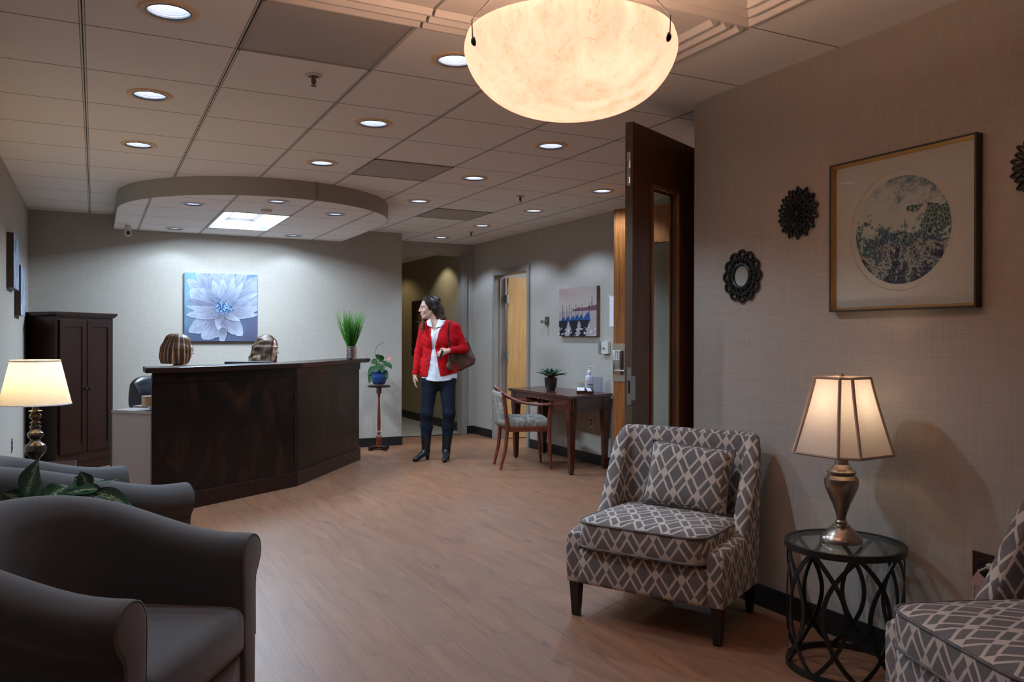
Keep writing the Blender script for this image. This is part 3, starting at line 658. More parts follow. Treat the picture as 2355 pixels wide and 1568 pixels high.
# ------------------------------------------------------------------ armoire
t = thing('corner_armoire', 'tall dark mahogany two-door armoire standing across the back left corner', 'armoire', (-.32, 8.69, 0), R(48))
W_, Hh = .735, 1.535
def aloc(x, y): x += .32; y -= 8.69; return (x*math.cos(R(48))+y*math.sin(R(48)), -x*math.sin(R(48))+y*math.cos(R(48)))
AB = [aloc(.10, 9.385), aloc(-.575, 9.385), aloc(-.575, 9.01)]; AD = [aloc(.11, 9.388), aloc(-.584, 9.388), aloc(-.584, 9.01)]
b = MB(); b.prism([(0, .012), (W_, .012)]+AB, .09, Hh-.035); b.build('carcass', MT['mahog'], t, bevel=.003)
b = MB(); b.prism([(.01, .02), (W_-.01, .02)]+AB, .0, .09); b.build('plinth', MT['mahog'], t)
b = MB(); b.prism([(-.005, -.005), (W_+.004, -.005)]+AD, Hh-.045, Hh-.02, pts2=[(-.022, -.02), (W_+.02, -.02)]+AD); b.prism([(-.026, -.024), (W_+.024, -.024)]+AD, Hh-.02, Hh); b.build('cornice', MT['mahog'], t)
for i, (x0, x1) in enumerate(((.035, .362), (.372, .695))):
    d = MB(); z0, z1 = .19, Hh-.075; s = .055
    d.bx(x0, x0+s, -.010, .012, z0, z1); d.bx(x1-s, x1, -.010, .012, z0, z1); d.bx(x0+s, x1-s, -.010, .012, z1-s*1.2, z1); d.bx(x0+s, x1-s, -.010, .012, z0, z0+s*1.2); d.bx(x0+s-.002, x1-s+.002, .0, .01, z0+s, z1-s)
    dd = d.build('door', MT['mahog'], t, bevel=.002)
    kx = x1-.022 if i == 0 else x0+.022
    MB().lathe([(.0, 0), (.012, .002), (.015, .010), (.007, .018), (.007, .026)], (0, 0, 0), 14).build('knob', MT['black'], dd, smooth=True)
    kn = dd.children[0]; kn.location = (kx, -.036, .80); kn.rotation_euler = (R(-90), 0, 0)
# ------------------------------------------------------------------ wall pictures
def soft(a, b, x): return np.clip((x-a)/(b-a), 0, 1)
def nz(u, v, s, seed=0, oc=4):
    r = np.zeros_like(u); a = 1.0; rng = np.random.RandomState(seed)
    for o in range(oc):
        g = rng.rand(64, 64); x, y = (u*s) % 63, (v*s) % 63; xi, yi = x.astype(int), y.astype(int); fx, fy = x-xi, y-yi; fx = fx*fx*(3-2*fx); fy = fy*fy*(3-2*fy)
        r += a*((g[xi, yi]*(1-fx)+g[xi+1, yi]*fx)*(1-fy)+(g[xi, yi+1]*(1-fx)+g[xi+1, yi+1]*fx)*fy); a *= .5; s *= 2
    return r/(2-2*a)
def flower(u, v):
    C = np.array; n1 = nz(u, v, 5, 1); n2 = nz(u, v, 16, 2)
    a_ = soft(.1, 1.0, u*.9+.25*(1-v))[..., None]; col = C([.30, .56, .74])*(1-a_)+C([.17, .24, .46])*a_
    k = soft(.62, .10, v)[..., None]; col = col*(1-k*.8)+C([.075, .09, .19])*k*.8
    k = (soft(.45, 1, u)*soft(.6, .2, v))[..., None]; col = col*(1-k*.6)+C([.15, .13, .20])*k*.6
    col = col*(.65+.7*n1[..., None])
    def petal(col, x0, y0, ang, L, Wd, c1, c2, bend=0.0, seed=0, edge=1.0, wob=.10, pw=.62):
        dx, dy = u-x0, v-y0; a = math.radians(ang); s_ = dx*math.cos(a)+dy*math.sin(a); t_ = -dx*math.sin(a)+dy*math.cos(a)-bend*np.clip(s_/L, 0, 1)**2*L
        q = np.clip(s_/L, 0, 1); wv = nz(q*2.2+seed*.37, q*0+seed, 5, 17, 2); w = Wd*np.sin(np.pi*np.clip(q, .002, .998)**pw)**.62*(1-wob+2*wob*wv)+1e-4
        r = np.abs(t_)/w; m = ((s_ > 0) & (s_ < L) & (r < 1)).astype(float)
        st = nz(t_/Wd*1.6+4+seed, s_*1.2+2, 9, seed+5, 3); sh = (.50+.50*q)*(.62+.76*st)
        cc = (C(c1)*(1-q[..., None])+C(c2)*q[..., None])*sh[..., None]*(.82+.36*n2[..., None])
        side = t_*np.sign(bend+.001) < 0 if edge < .9 else np.ones_like(m) > 0
        e_ = soft(.86, .985, r)*edge*soft(.12, .5, q)*(.35+.65*(t_*math.cos(a) < 0))
        cc = cc*(1-e_[..., None])+C([.66, .76, .92])*e_[..., None]
        mm = m[..., None]; drop = ((s_ > .02) & (s_ < L*1.05) & (np.abs(t_+.014*np.sign(math.cos(a)+.01)) < w*1.10)).astype(float)[..., None]*.38*edge
        return col*(1-drop)*(1-mm)+cc*mm
    P1, P2, P3 = (.22, .26, .46), (.60, .66, .84), (.33, .33, .48)
    for i, (a, L, w_, bd) in enumerate([(135, .66, .13, .05), (118, .76, .13, .05), (100, .70, .13, .02), (82, .66, .14, 0), (64, .72, .13, -.02), (47, .76, .13, -.05), (33, .72, .11, -.05), (19, .60, .10, -.05), (8, .60, .08, 0), (90, .46, .09, 0), (72, .50, .08, 0), (108, .46, .08, 0), (56, .50, .07, 0), (27, .56, .055, .03)]):
        col = petal(col, .52, .46, a, L, w_, P1, P2, bd, i, .30)
    col = petal(col, .50, .45, 152, .52, .17, P1, P2, -.12, 31, .35, pw=.8); col = petal(col, .47, .43, 163, .46, .085, P1, P3, -.1, 33, .7)
    for i, (x, y, a, L, w_, bd, e_) in enumerate([(.52, .44, 178, .50, .06, -.10, .8), (.56, .42, 2, .48, .075, .12, .9), (.58, .40, -8, .44, .055, .15, 1), (.50, .37, 202, .50, .15, .10, 1), (.48, .30, 228, .36, .15, 0, 1), (.51, .40, 258, .24, .085, 0, 1), (.56, .36, -54, .36, .125, .05, 1), (.54, .42, -34, .24, .05, .1, 1), (.50, .43, 187, .48, .085, -.02, 1), (.52, .20, 266, .24, .06, 0, 1)]):
        col = petal(col, x, y, a, L, w_, P3, P2, bd, i+40, e_)
    r = np.hypot((u-.53)/.155, (v-.485)/(np.where(v > .485, .14, .075))); sp = nz(u*2.6, v*2.6, 30, 9, 1); dens = soft(1.15, .35, r+.35*nz(u, v, 55, 4, 1)-.15)
    cc = np.where((sp > .56)[..., None], C([.34, .52, .80]), C([.015, .08, .24])); m = (dens > .25+.5*nz(u*2, v*2, 40, 12, 1)*(v > .47))[..., None]*.88; col = col*(1-m)+cc*m
    return np.clip(col*.60, 0, 1)
def canvas(name, label, cat, P, Mloc, w, h, d, fn, nx, ny, side, back_edge=None):
    t = thing(name, label, cat, P); t.rotation_euler = Mloc
    M = Matrix.Translation((-w/2, -d-.0006, -h/2)) @ Matrix.Rotation(R(90), 4, 'X')
    art_grid('painted_face', w, h, nx, ny, fn, MT['art'], t, M)
    MB().bx(-w/2, w/2, -d, 0, -h/2, h/2).build('stretcher_canvas', MT[side], t, bevel=.002); return t
MT['art'] = art_mat('paint_on_canvas'); MT['canvasblue'] = mk('blue_grey_canvas_edge', (.30, .42, .55), .7, var=.25, scale=5)
canvas('flower_painting', 'large square painting of a pale blue flower behind the reception desk', 'painting', (1.23, 9.398, 1.625), (0, 0, 0), .755, .735, .038, flower, 240, 240, 'canvasblue')
def stripes(seed):
    def f(u, v):
        n = nz(u*2.2, v*.35, 9, seed, 4); m = nz(u*3, v*.5+3, 14, seed+1, 3); c = np.array([.09, .17, .30])*(1-n[..., None])+np.array([.62, .66, .78])*n[..., None]
        k = (m > .62)[..., None]; c = np.where(k, np.array([.03, .08, .17]), c); return np.clip(c*(.7+.7*(nz(u, v, 6, seed+2)[..., None])), 0, 1)
    return f
for yc, zc, sd, l in ((7.39, 1.875, 11, 'blue abstract canvas in thick dark frame, nearer and higher on the left wall'), (8.05, 1.685, 21, 'blue abstract canvas in thick dark frame, farther and lower, above the armoire')):
    t = canvas('abstract_painting', l, 'painting', (-.589, yc, zc), (0, 0, R(90)), .47, .415, .045, stripes(sd), 60, 60, 'pframe'); t['group'] = 'blue abstracts on the left wall'
def gond(u, v):
    C = np.array; n = nz(u, v, 8, 3); n2 = nz(u, v*3, 30, 4); k = soft(.45, 1, v)[..., None]
    col = C([.46, .39, .34])*(1-k)+C([.40, .33, .29])*k
    pk = (soft(.25, .0, np.abs(v-.88-.25*(.3-u)))*soft(.6, .2, u))[..., None]*.5; col = col*(1-pk)+C([.34, .16, .17])*pk
    w = (v < .52)[..., None]; col = np.where(w, C([.36, .30, .31])*(.75+.5*n2[..., None]), col)
    sky = .545+.05*soft(.4, 1, u)+.02*n+.02*(nz(u, v*0, 40, 6) > .5); m = (v > .515) & (v < sky) & (u > .38); col = np.where(m[..., None], C([.14, .07, .08]), col)
    m = (np.abs(u-.885) < .014) & (v > .5) & (v < .70) | (np.abs(u-.885) < .006) & (v < .80) & (v > .6); col = np.where(m[..., None], C([.08, .045, .06]), col)
    for x0, hgt in ((.10, .66), (.135, .60), (.22, .62), (.30, .66), (.35, .60), (.47, .66), (.54, .62), (.63, .66), (.82, .66), (.79, .60)):
        m = (np.abs(u-x0) < .006) & (v < hgt) & (v > .25); col = np.where(m[..., None], C([.06, .035, .04]), col)
    for x0, s_ in ((.10, .7), (.22, .75), (.36, .8), (.46, .85), (.58, .9), (.74, 1.15)):
        hy = .30; t_ = (v-hy)/(.17*s_); wdt = .085*s_*(1-np.clip(t_, 0, 1)**1.4)*(1+.2*n); m = (np.abs(u-x0-.05*t_) < wdt) & (t_ > 0) & (t_ < 1)
        bl = C([.015, .06, .20])*(.4+1.3*nz(u, v, 25, int(x0*100))[..., None]); col = np.where(m[..., None], bl, col)
    hull = (v < .315+.02*n) & (v > .19) & ((u < .25-.25*(.31-v)) | ((u > .29+.2*(.31-v)) & (u < .53-.2*(.31-v))) | ((u > .57+.3*(.31-v)) & (u < .82-.4*(.31-v)))); col = np.where(hull[..., None], C([.008, .01, .014]), col)
    for x0 in (.10, .40, .66):
        m = (np.abs(u-x0-.25*(v-.1)) < .075+.02*np.sin(v*80)) & (v < .2); col = np.where(m[..., None], C([.01, .012, .015]), col)
    wt = (v < .18) & (nz(u, v, 26, 8) > .66); col = np.where(wt[..., None], C([.62, .62, .66]), col); return np.clip(col, 0, 1)
MT['canvasbrown'] = mk('brown_canvas_edge', (.16, .085, .05), .7, var=.3)
canvas('gondola_print', 'square canvas print of covered blue gondolas, above the console table', 'picture', (4.588, 7.375, 1.578), (0, 0, R(-90)), .755, .515, .038, gond, 170, 150, 'canvasbrown')
# framed circular print on the near right wall
t = thing('framed_round_print', 'large framed blue and white marbled circle print on near right wall', 'picture', (2.879, 2.196, 1.730)); t.rotation_euler = (0, 0, R(-90))
FW, FH, FD = .664, .636, .036
def ring(b, w0, h0, w1, h1, y0, y1, mi=0):
    V = [(-w0, y0, -h0), (w0, y0, -h0), (w0, y0, h0), (-w0, y0, h0), (-w1, y1, -h1), (w1, y1, -h1), (w1, y1, h1), (-w1, y1, h1)]
    return b.raw(V, [(i, (i+1) % 4, (i+1) % 4+4, i+4) for i in range(4)], mi)
w, h = FW/2, FH/2
b = MB(); ring(b, w, h, w, h, 0, -FD); ring(b, w, h, w-.008, h-.008, -FD, -FD); ring(b, w-.008, h-.008, w-.008, h-.008, -FD, -FD+.004); b.build('frame', MT['pframe'], t, rec=False)
b = MB(); ring(b, w-.008, h-.008, w-.020, h-.020, -FD+.002, -.010); b.build('gold_lip', MT['gold'], t, rec=False)
c0 = (.002, .003)
b = MB(); N = 64; rm = .245
V = [(c0[0]+rm*math.cos(2*math.pi*i/N), -.012, c0[1]+rm*math.sin(2*math.pi*i/N)) for i in range(N)]
W2, H2_ = w-.019, h-.019
def sq(i):
    a = 2*math.pi*i/N; c_, s_ = math.cos(a), math.sin(a); k_ = min(W2/abs(c_) if abs(c_) > 1e-6 else 9, H2_/abs(s_) if abs(s_) > 1e-6 else 9); return (c_*k_, -.012, s_*k_)
for a in [math.atan2(s1*H2_, s2*W2) for s1 in (-1, 1) for s2 in (-1, 1)]: pass
V2 = [sq(i) for i in range(N)]
for cxn, czn in ((W2, H2_), (-W2, H2_), (W2, -H2_), (-W2, -H2_)):
    j = min(range(N), key=lambda i: (V2[i][0]-cxn)**2+(V2[i][2]-czn)**2); V2[j] = (cxn, -.012, czn)
b.raw(V+V2, [(i, N+i, N+(i+1) % N, (i+1) % N) for i in range(N)])
V3 = [(c0[0]+(rm-.005)*math.cos(2*math.pi*i/N), -.008, c0[1]+(rm-.005)*math.sin(2*math.pi*i/N)) for i in range(N)]
b.raw(V+V3, [(i, (i+1) % N, N+(i+1) % N, N+i) for i in range(N)]); b.build('mat_board', MT['mat'], t, rec=False)
MB().bx(-W2, W2, -.008, -.004, -H2_, H2_).build('backing', MT['mat'], t)
def marble():
    t = NT('poured_blue_marbling'); t.set(.5, 0, .3); v = t.coord(); sp = t.n('ShaderNodeSeparateXYZ'); lnk(t.nt, v, sp.inputs[0]); z = sp.outputs[2]; x = sp.outputs[0]
    n = t.noise(v, 11, 6, .62, .8); n2 = t.noise(v, 42, 5, .7, 1.5); f = t.math('ADD', t.math('ADD', t.math('MULTIPLY', z, -3.0), t.math('MULTIPLY', n, 1.7)), t.math('MULTIPLY', n2, .9))
    vo = t.n('ShaderNodeTexVoronoi', feature='DISTANCE_TO_EDGE'); lnk(t.nt, v, vo.inputs['Vector']); vo.inputs['Scale'].default_value = 62; ed = t.math('LESS_THAN', vo.outputs['Distance'], .07)
    c = t.ramp(f, [(.0, (.30, .34, .36)), (.95, (.40, .40, .38)), (1.0, (1, 1, 1))]) if False else t.ramp(t.math('DIVIDE', f, 2.4), [(.26, (.16, .22, .30)), (.36, (.55, .56, .56)), (.50, (.62, .62, .60)), (.56, (.08, .20, .24)), (.61, (.02, .035, .12)), (.66, (.55, .55, .54)), (.71, (.012, .016, .06))])
    cell = t.math('MULTIPLY', t.math('GREATER_THAN', t.math('ADD', t.noise(v, 7, 2), t.math('MULTIPLY', x, .6)), .56), t.math('LESS_THAN', t.math('ABSOLUTE', t.math('SUBTRACT', z, .045)), .05))
    c = t.mix(cell, c, t.mix(ed, (.05, .12, .13), (.42, .43, .40)))
    vein = t.math('LESS_THAN', t.math('ABSOLUTE', t.math('SUBTRACT', t.noise(v, 20, 4, .6, 2), .5)), .012); low = t.math('LESS_THAN', z, -.06)
    c = t.mix(t.math('MULTIPLY', t.math('MULTIPLY', vein, low), .7), c, (.30, .31, .32)); t.base(c); return t.m
b = MB(); N = 64; rp = .216; b.b.faces.new([b.b.verts.new((c0[0]+rp*math.cos(-2*math.pi*i/N), -.0086, c0[1]+rp*math.sin(-2*math.pi*i/N))) for i in range(N)]); b.build('print', marble(), t, rec=False)
b = MB(); b.raw([(-W2, -.022, -H2_), (W2, -.022, -H2_), (W2, -.022, H2_), (-W2, -.022, H2_)], [(0, 1, 2, 3)]); b.build('glazing', MT['glass'], t, rec=False)
# carved medallions and little mirror
def petal_ring(b, n, r0, r1, w, y, ph=0, th=.010, k=.0045):
    for i in range(n):
        a = 2*math.pi*i/n+ph; ca, sa = math.cos(a), math.sin(a); pts = []
        for j in range(17):
            q = j/16*2*math.pi; s_ = (r0+r1)/2+(r1-r0)/2*math.cos(q); t_ = w*math.sin(q)*(1-.35*math.cos(q)); pts.append((s_*ca-t_*sa, y, s_*sa+t_*ca))
        b.tube(pts[:-1], k, 6, loop=True, flat=(1, 1.1), up=(0, 1, 0))
for (y, z, l) in ((2.734, 1.874, 'carved black flower medallion between the small mirror and the framed print'), (1.64, 1.895, 'carved black flower medallion cut by the right edge, beyond the framed print')):
    t = thing('flower_medallion', l, 'wall ornament', (2.879, y, z), R(-90), 'carved black flower medallions')
    b = MB(); petal_ring(b, 14, .012, .108, .016, -.012); petal_ring(b, 14, .03, .120, .013, -.007, math.pi/14); b.ball((0, -.014, 0), (.014, .008, .014)); b.build('carved_petals', MT['black'], t, smooth=True)
t = thing('round_wall_mirror', 'small round mirror in pierced black frame, low on near right wall', 'mirror', (2.879, 3.094, 1.608), R(-90))
b = MB(); N = 12
for i in range(N):
    a = 2*math.pi*i/N
    for rr, k_ in ((.103, .024), (.082, .020)):
        aa = a+(math.pi/N if rr < .1 else 0); b.tube([(rr*math.cos(aa)+k_*math.cos(q), -.010, rr*math.sin(aa)+k_*math.sin(q)) for q in [2*math.pi*j/16 for j in range(16)]], .0078, 6, loop=True, up=(0, 1, 0))
b.tube([(.058*math.cos(q), -.012, .058*math.sin(q)) for q in [2*math.pi*j/48 for j in range(48)]], .009, 8, loop=True, up=(0, 1, 0)); b.build('pierced_frame', MT['black'], t, smooth=True)
b = MB(); N = 40; b.b.faces.new([b.b.verts.new((.053*math.cos(-2*math.pi*i/N), -.012, .053*math.sin(-2*math.pi*i/N))) for i in range(N)]); b.build('mirror_glass', MT['mirror'], t, rec=False)
# picture in the hallway
t = thing('hallway_picture', 'dark framed picture on the olive hallway wall behind the standing woman', 'picture', (4.499, 11.64, 1.445), R(-90))
b = MB(); ring(b, .55, .43, .55, .43, 0, -.04); ring(b, .55, .43, .44, .33, -.04, -.02); b.build('frame', MT['mahog'], t, rec=False)
b = MB(); b.bx(-.45, .45, -.018, -.001, -.34, .34); b.build('mat_board', MT['potblk'], t); MB().bx(-.32, .32, -.021, -.018, -.22, .22).build('print', mk('amber_print', (.20, .12, .03), .3, var=.7, scale=4), t)
t = thing('hallway_downlight', 'hallway ceiling light beyond the passage, out over the olive wall', 'ceiling light', (4.18, 10.85, 2.519)); MB().lathe([(.05, 0), (.08, -.006), (.09, 0)], seg=20, cap=False).build('trim_ring', MT['wtrim'], t)
lamp('hall_light', 'SPOT', (0, 0, -.01), 16, (1, .90, .70), t, spot_size=R(120), spot_blend=.4, shadow_soft_size=.04)
t = thing('hallway_downlight', 'second hallway ceiling light farther down the corridor', 'ceiling light', (3.9, 12.6, 2.519)); MB().lathe([(.05, 0), (.08, -.006), (.09, 0)], seg=20, cap=False).build('trim_ring', MT['wtrim'], t)
lamp('hall_light', 'SPOT', (0, 0, -.01), 14, (1, .78, .48), t, spot_size=R(140), spot_blend=.4, shadow_soft_size=.04)
t = thing('office_ceiling_light', 'bright panel light in the side office behind the blond door', 'ceiling light', (5.9, 8.4, CZ-.002)); MB().bx(-.3, .3, -.6, .6, -.02, .0).build('diffuser', emis('office_panel', (.82, .9, 1), 16), t)

# ------------------------------------------------------------------ double doors at the entrance
def door_leaf(name, label, hinge, free, wd, mat, z1=2.452):
    d = (Vector(free)-Vector(hinge)).normalized(); ang = math.atan2(d.y, d.x)
    t = thing(name, label, 'door', (hinge[0], hinge[1], .012), ang); st, top, bot, gw = .20, .42, .30, .045
    g0, g1, gz0, gz1 = wd-.555, wd-.212, .28, z1-.315
    b = MB(); b.bx(0, g0, -gw/2, gw/2, 0, z1-.012); b.bx(g1, wd-.004, -gw/2, gw/2, 0, z1-.012); b.bx(g0, g1, -gw/2, gw/2, gz1, z1-.012); b.bx(g0, g1, -gw/2, gw/2, 0, gz0); b.build('leaf', MT[mat], t)
    b = MB(); s = .018
    for sy in (-1, 1):
        y0, y1 = (gw/2, gw/2+.008) if sy > 0 else (-gw/2-.008, -gw/2)
        b.bx(g0-.004, g0+s, y0, y1, gz0, gz1); b.bx(g1-s, g1+.004, y0, y1, gz0, gz1); b.bx(g0, g1, y0, y1, gz1-s, gz1+.004); b.bx(g0, g1, y0, y1, gz0-.004, gz0+s)
    b.build('glass_bead', MT['doorwood'], t)
    MB().bx(g0, g1, -.003, .003, gz0, gz1).build('glass_pane', MT['glassg'], t)
    MB().bx(wd-.004, wd, -gw/2, gw/2, 0, z1-.012).build('door_edge', MT['edge'], t)
    return t
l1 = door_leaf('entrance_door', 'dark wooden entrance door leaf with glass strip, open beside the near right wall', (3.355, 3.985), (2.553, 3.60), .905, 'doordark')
b = MB(); b.bx(.905, .908, -.011, .011, 2.20-.10, 2.20+.02+.06); b.box((.910, 0, 2.22), (.008, .012, .05)); b.box((.910, 0, 2.13), (.008, .009, .03)); b.build('flush_bolt', MT['chrome'], l1)
b = MB(); b.bx(.905, .908, -.006, .020, .93, 1.13); b.box((.904, .026, 1.02), (.05, .004, .13)); b.build('strike_plate', MT['steel'], l1); MB().bx(.9075, .909, .0, .012, .99, 1.06).build('strike_hole', MT['blackp'], l1)
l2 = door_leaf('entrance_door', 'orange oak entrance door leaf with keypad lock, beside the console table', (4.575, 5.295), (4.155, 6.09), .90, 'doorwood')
b = MB(); b.bx(.760, .897, -.030, -.0225, .90, 1.24); b.bx(.760, .897, .0225, .030, .90, 1.24); b.bx(.897, .903, -.030, .030, .90, 1.24); b.build('lock_wrap_plate', MT['steel'], l2)
for sy in (1, -1):
    b = MB(); b.rbox((.845, sy*.050, 1.07), (.075, .04, .22), .008, 2); k1 = b.build('keypad_lock', MT['steel'], l2, smooth=True)
    b = MB()
    for i in range(3):
        for j in range(4): b.box((.825+i*.02, sy*.0715, 1.15-j*.017), (.014, .004, .012))
    b.build('key', MT['paper'], k1)
    b = MB(); b.tube([(.845, sy*.07, 1.0), (.845, sy*.105, 1.0)], .012, 12); b.tube([(.845, sy*.10, 1.0), (.75, sy*.10, 1.0)], .009, 10); b.build('lever', MT['steel'], k1, smooth=True)
# ------------------------------------------------------------------ upholstered seating
def sweep_shell(path, prof, hfun, lean=0.0, lz=.4, caps=True):
    """path: plan points; prof(h): list of (offset outward, z); returns rings"""
    P = [Vector((*p, 0)) for p in path]; rings = []
    for i in range(len(P)):
        t = (P[min(i+1, len(P)-1)]-P[max(i-1, 0)]).normalized(); n = Vector((t.y, -t.x, 0))
        h = hfun(i/(len(P)-1), P[i]); q = []
        for o, z in prof(h, i/(len(P)-1)):
            v = P[i]+n*o; k = max(0, (z-lz))/.45; q.append((v.x, v.y+lean*k*max(0, min(1, (P[i].y+.10)/.25)), z))
        rings.append(q)
    return rings
def U(w, yf, yb, rc, nc=10, ns=8):
    p = [(w, yf+(yb-rc-yf)*i/ns) for i in range(ns)]
    p += [(w-rc+rc*math.cos(a), yb-rc+rc*math.sin(a)) for a in [math.pi/2*i/nc for i in range(nc+1)]]
    p += [(-w+rc+(2*(w-rc))*(1-i/6), yb) for i in range(1, 6)]
    p += [(-w+rc-rc*math.sin(a), yb-rc+rc*math.cos(a)) for a in [math.pi/2*i/nc for i in range(nc+1)]]
    p += [(-w, yb-rc-(yb-rc-yf)*i/ns) for i in range(1, ns+1)]
    return p
def smooth_prof(q, n=5):
    out = []
    for i in range(len(q)-1):
        p0, p1, p2, p3 = (Vector(q[max(0, min(len(q)-1, i+k))]) for k in (-1, 0, 1, 2))
        for j in range(n):
            t = j/n; out.append(tuple(.5*((2*p1)+(p2-p0)*t+(2*p0-5*p1+4*p2-p3)*t*t+(3*p1-p0-3*p2+p3)*t**3)))
    return out+[tuple(q[-1])]
def soft_ends(rg, r=.016):
    def extra(R0, R1):
        d = sum((Vector(a)-Vector(b) for a, b in zip(R0, R1)), Vector())/len(R0); d.normalize(); out = []; n = len(R0)
        for k in range(1, 5):
            a = math.pi/2*k/4; o = r*(1-math.cos(a)); ring = []
            for i, p in enumerate(R0):
                p = Vector(p); t = (Vector(R0[(i+1) % n])-Vector(R0[i-1])).normalized(); nn = t.cross(d).normalized(); ring.append(p+nn*o*SGN+d*r*math.sin(a))
            out.append(ring)
        return out
    SGN = 1
    c = sum((Vector(p) for p in rg[0]), Vector())/len(rg[0]); t = extra(rg[0], rg[1])
    if sum((Vector(p)-c).length for p in t[-1]) > sum((Vector(p)-c).length for p in rg[0]): SGN = -1
    A = extra(rg[0], rg[1]); SGN = -SGN; B = extra(rg[-1], rg[-2]); c = sum((Vector(p) for p in rg[-1]), Vector())/len(rg[-1])
    if sum((Vector(p)-c).length for p in B[-1]) > sum((Vector(p)-c).length for p in rg[-1]): SGN = -SGN; B = extra(rg[-1], rg[-2])
    return A[::-1]+rg+B
def club_chair(label, loc, rz):
    t = thing('club_chair', label, 'armchair', (*loc, 0), rz, 'charcoal club chairs along the left wall')
    path = U(.340, -.355, .345, .29, 12, 8)
    def hf(u, p):
        k = soft(-.30, .33, p.y); k = k*k*(3-2*k); return .645+.132*float(k)
    def prof(h, u):
        top = smooth_prof([(.042, h-.20), (.046, h-.15), (.070, h-.115), (.086, h-.075), (.078, h-.035), (.045, h-.008), (.005, h), (-.035, h-.014), (-.058, h-.050), (-.063, h-.10), (-.060, h-.2)], 3)
        return [(.040, .10), (.044, .30)]+top+[(-.055, .30), (-.05, .10)]
    rg = sweep_shell(path, prof, hf, lean=.03, lz=.5); R2 = soft_ends(rg)
    b = MB(); b.loft(R2, cap=True); b.build('arm_and_back_shell', MT['grey'], t, smooth=True, angle=60)
    for e, k in ((0, 2), (-1, -3)):
        r_ = [tuple(p) for p in R2[k]]; b = MB(); b.tube(r_[1:-1], .0038, 6); b.build('piping', MT['grey'], t, smooth=True)
    b = MB(); b.rbox((0, -.05, .345), (.595, .66, .165), .045, 5); b.build('seat_cushion', MT['grey'], t, smooth=True, angle=60)
    b = MB(); b.rbox((0, -.04, .185), (.60, .64, .17), .02, 3); b.build('seat_rail', MT['grey'], t, smooth=True)
    for sx in (-1, 1):
        for y in (-.31, .26):
            MB().prism([(sx*.27-.02, y-.02), (sx*.27+.02, y-.02), (sx*.27+.02, y+.02), (sx*.27-.02, y+.02)], 0, .105).build('leg', MT['legblk'], t)
    return t
club_chair('large charcoal club chair in the left foreground', (-.035, 2.715), math.atan2(.836, .549))
club_chair('charcoal club chair farther back, between the plant and the left lamp', (-.095, 4.135), math.atan2(.939, -.343))

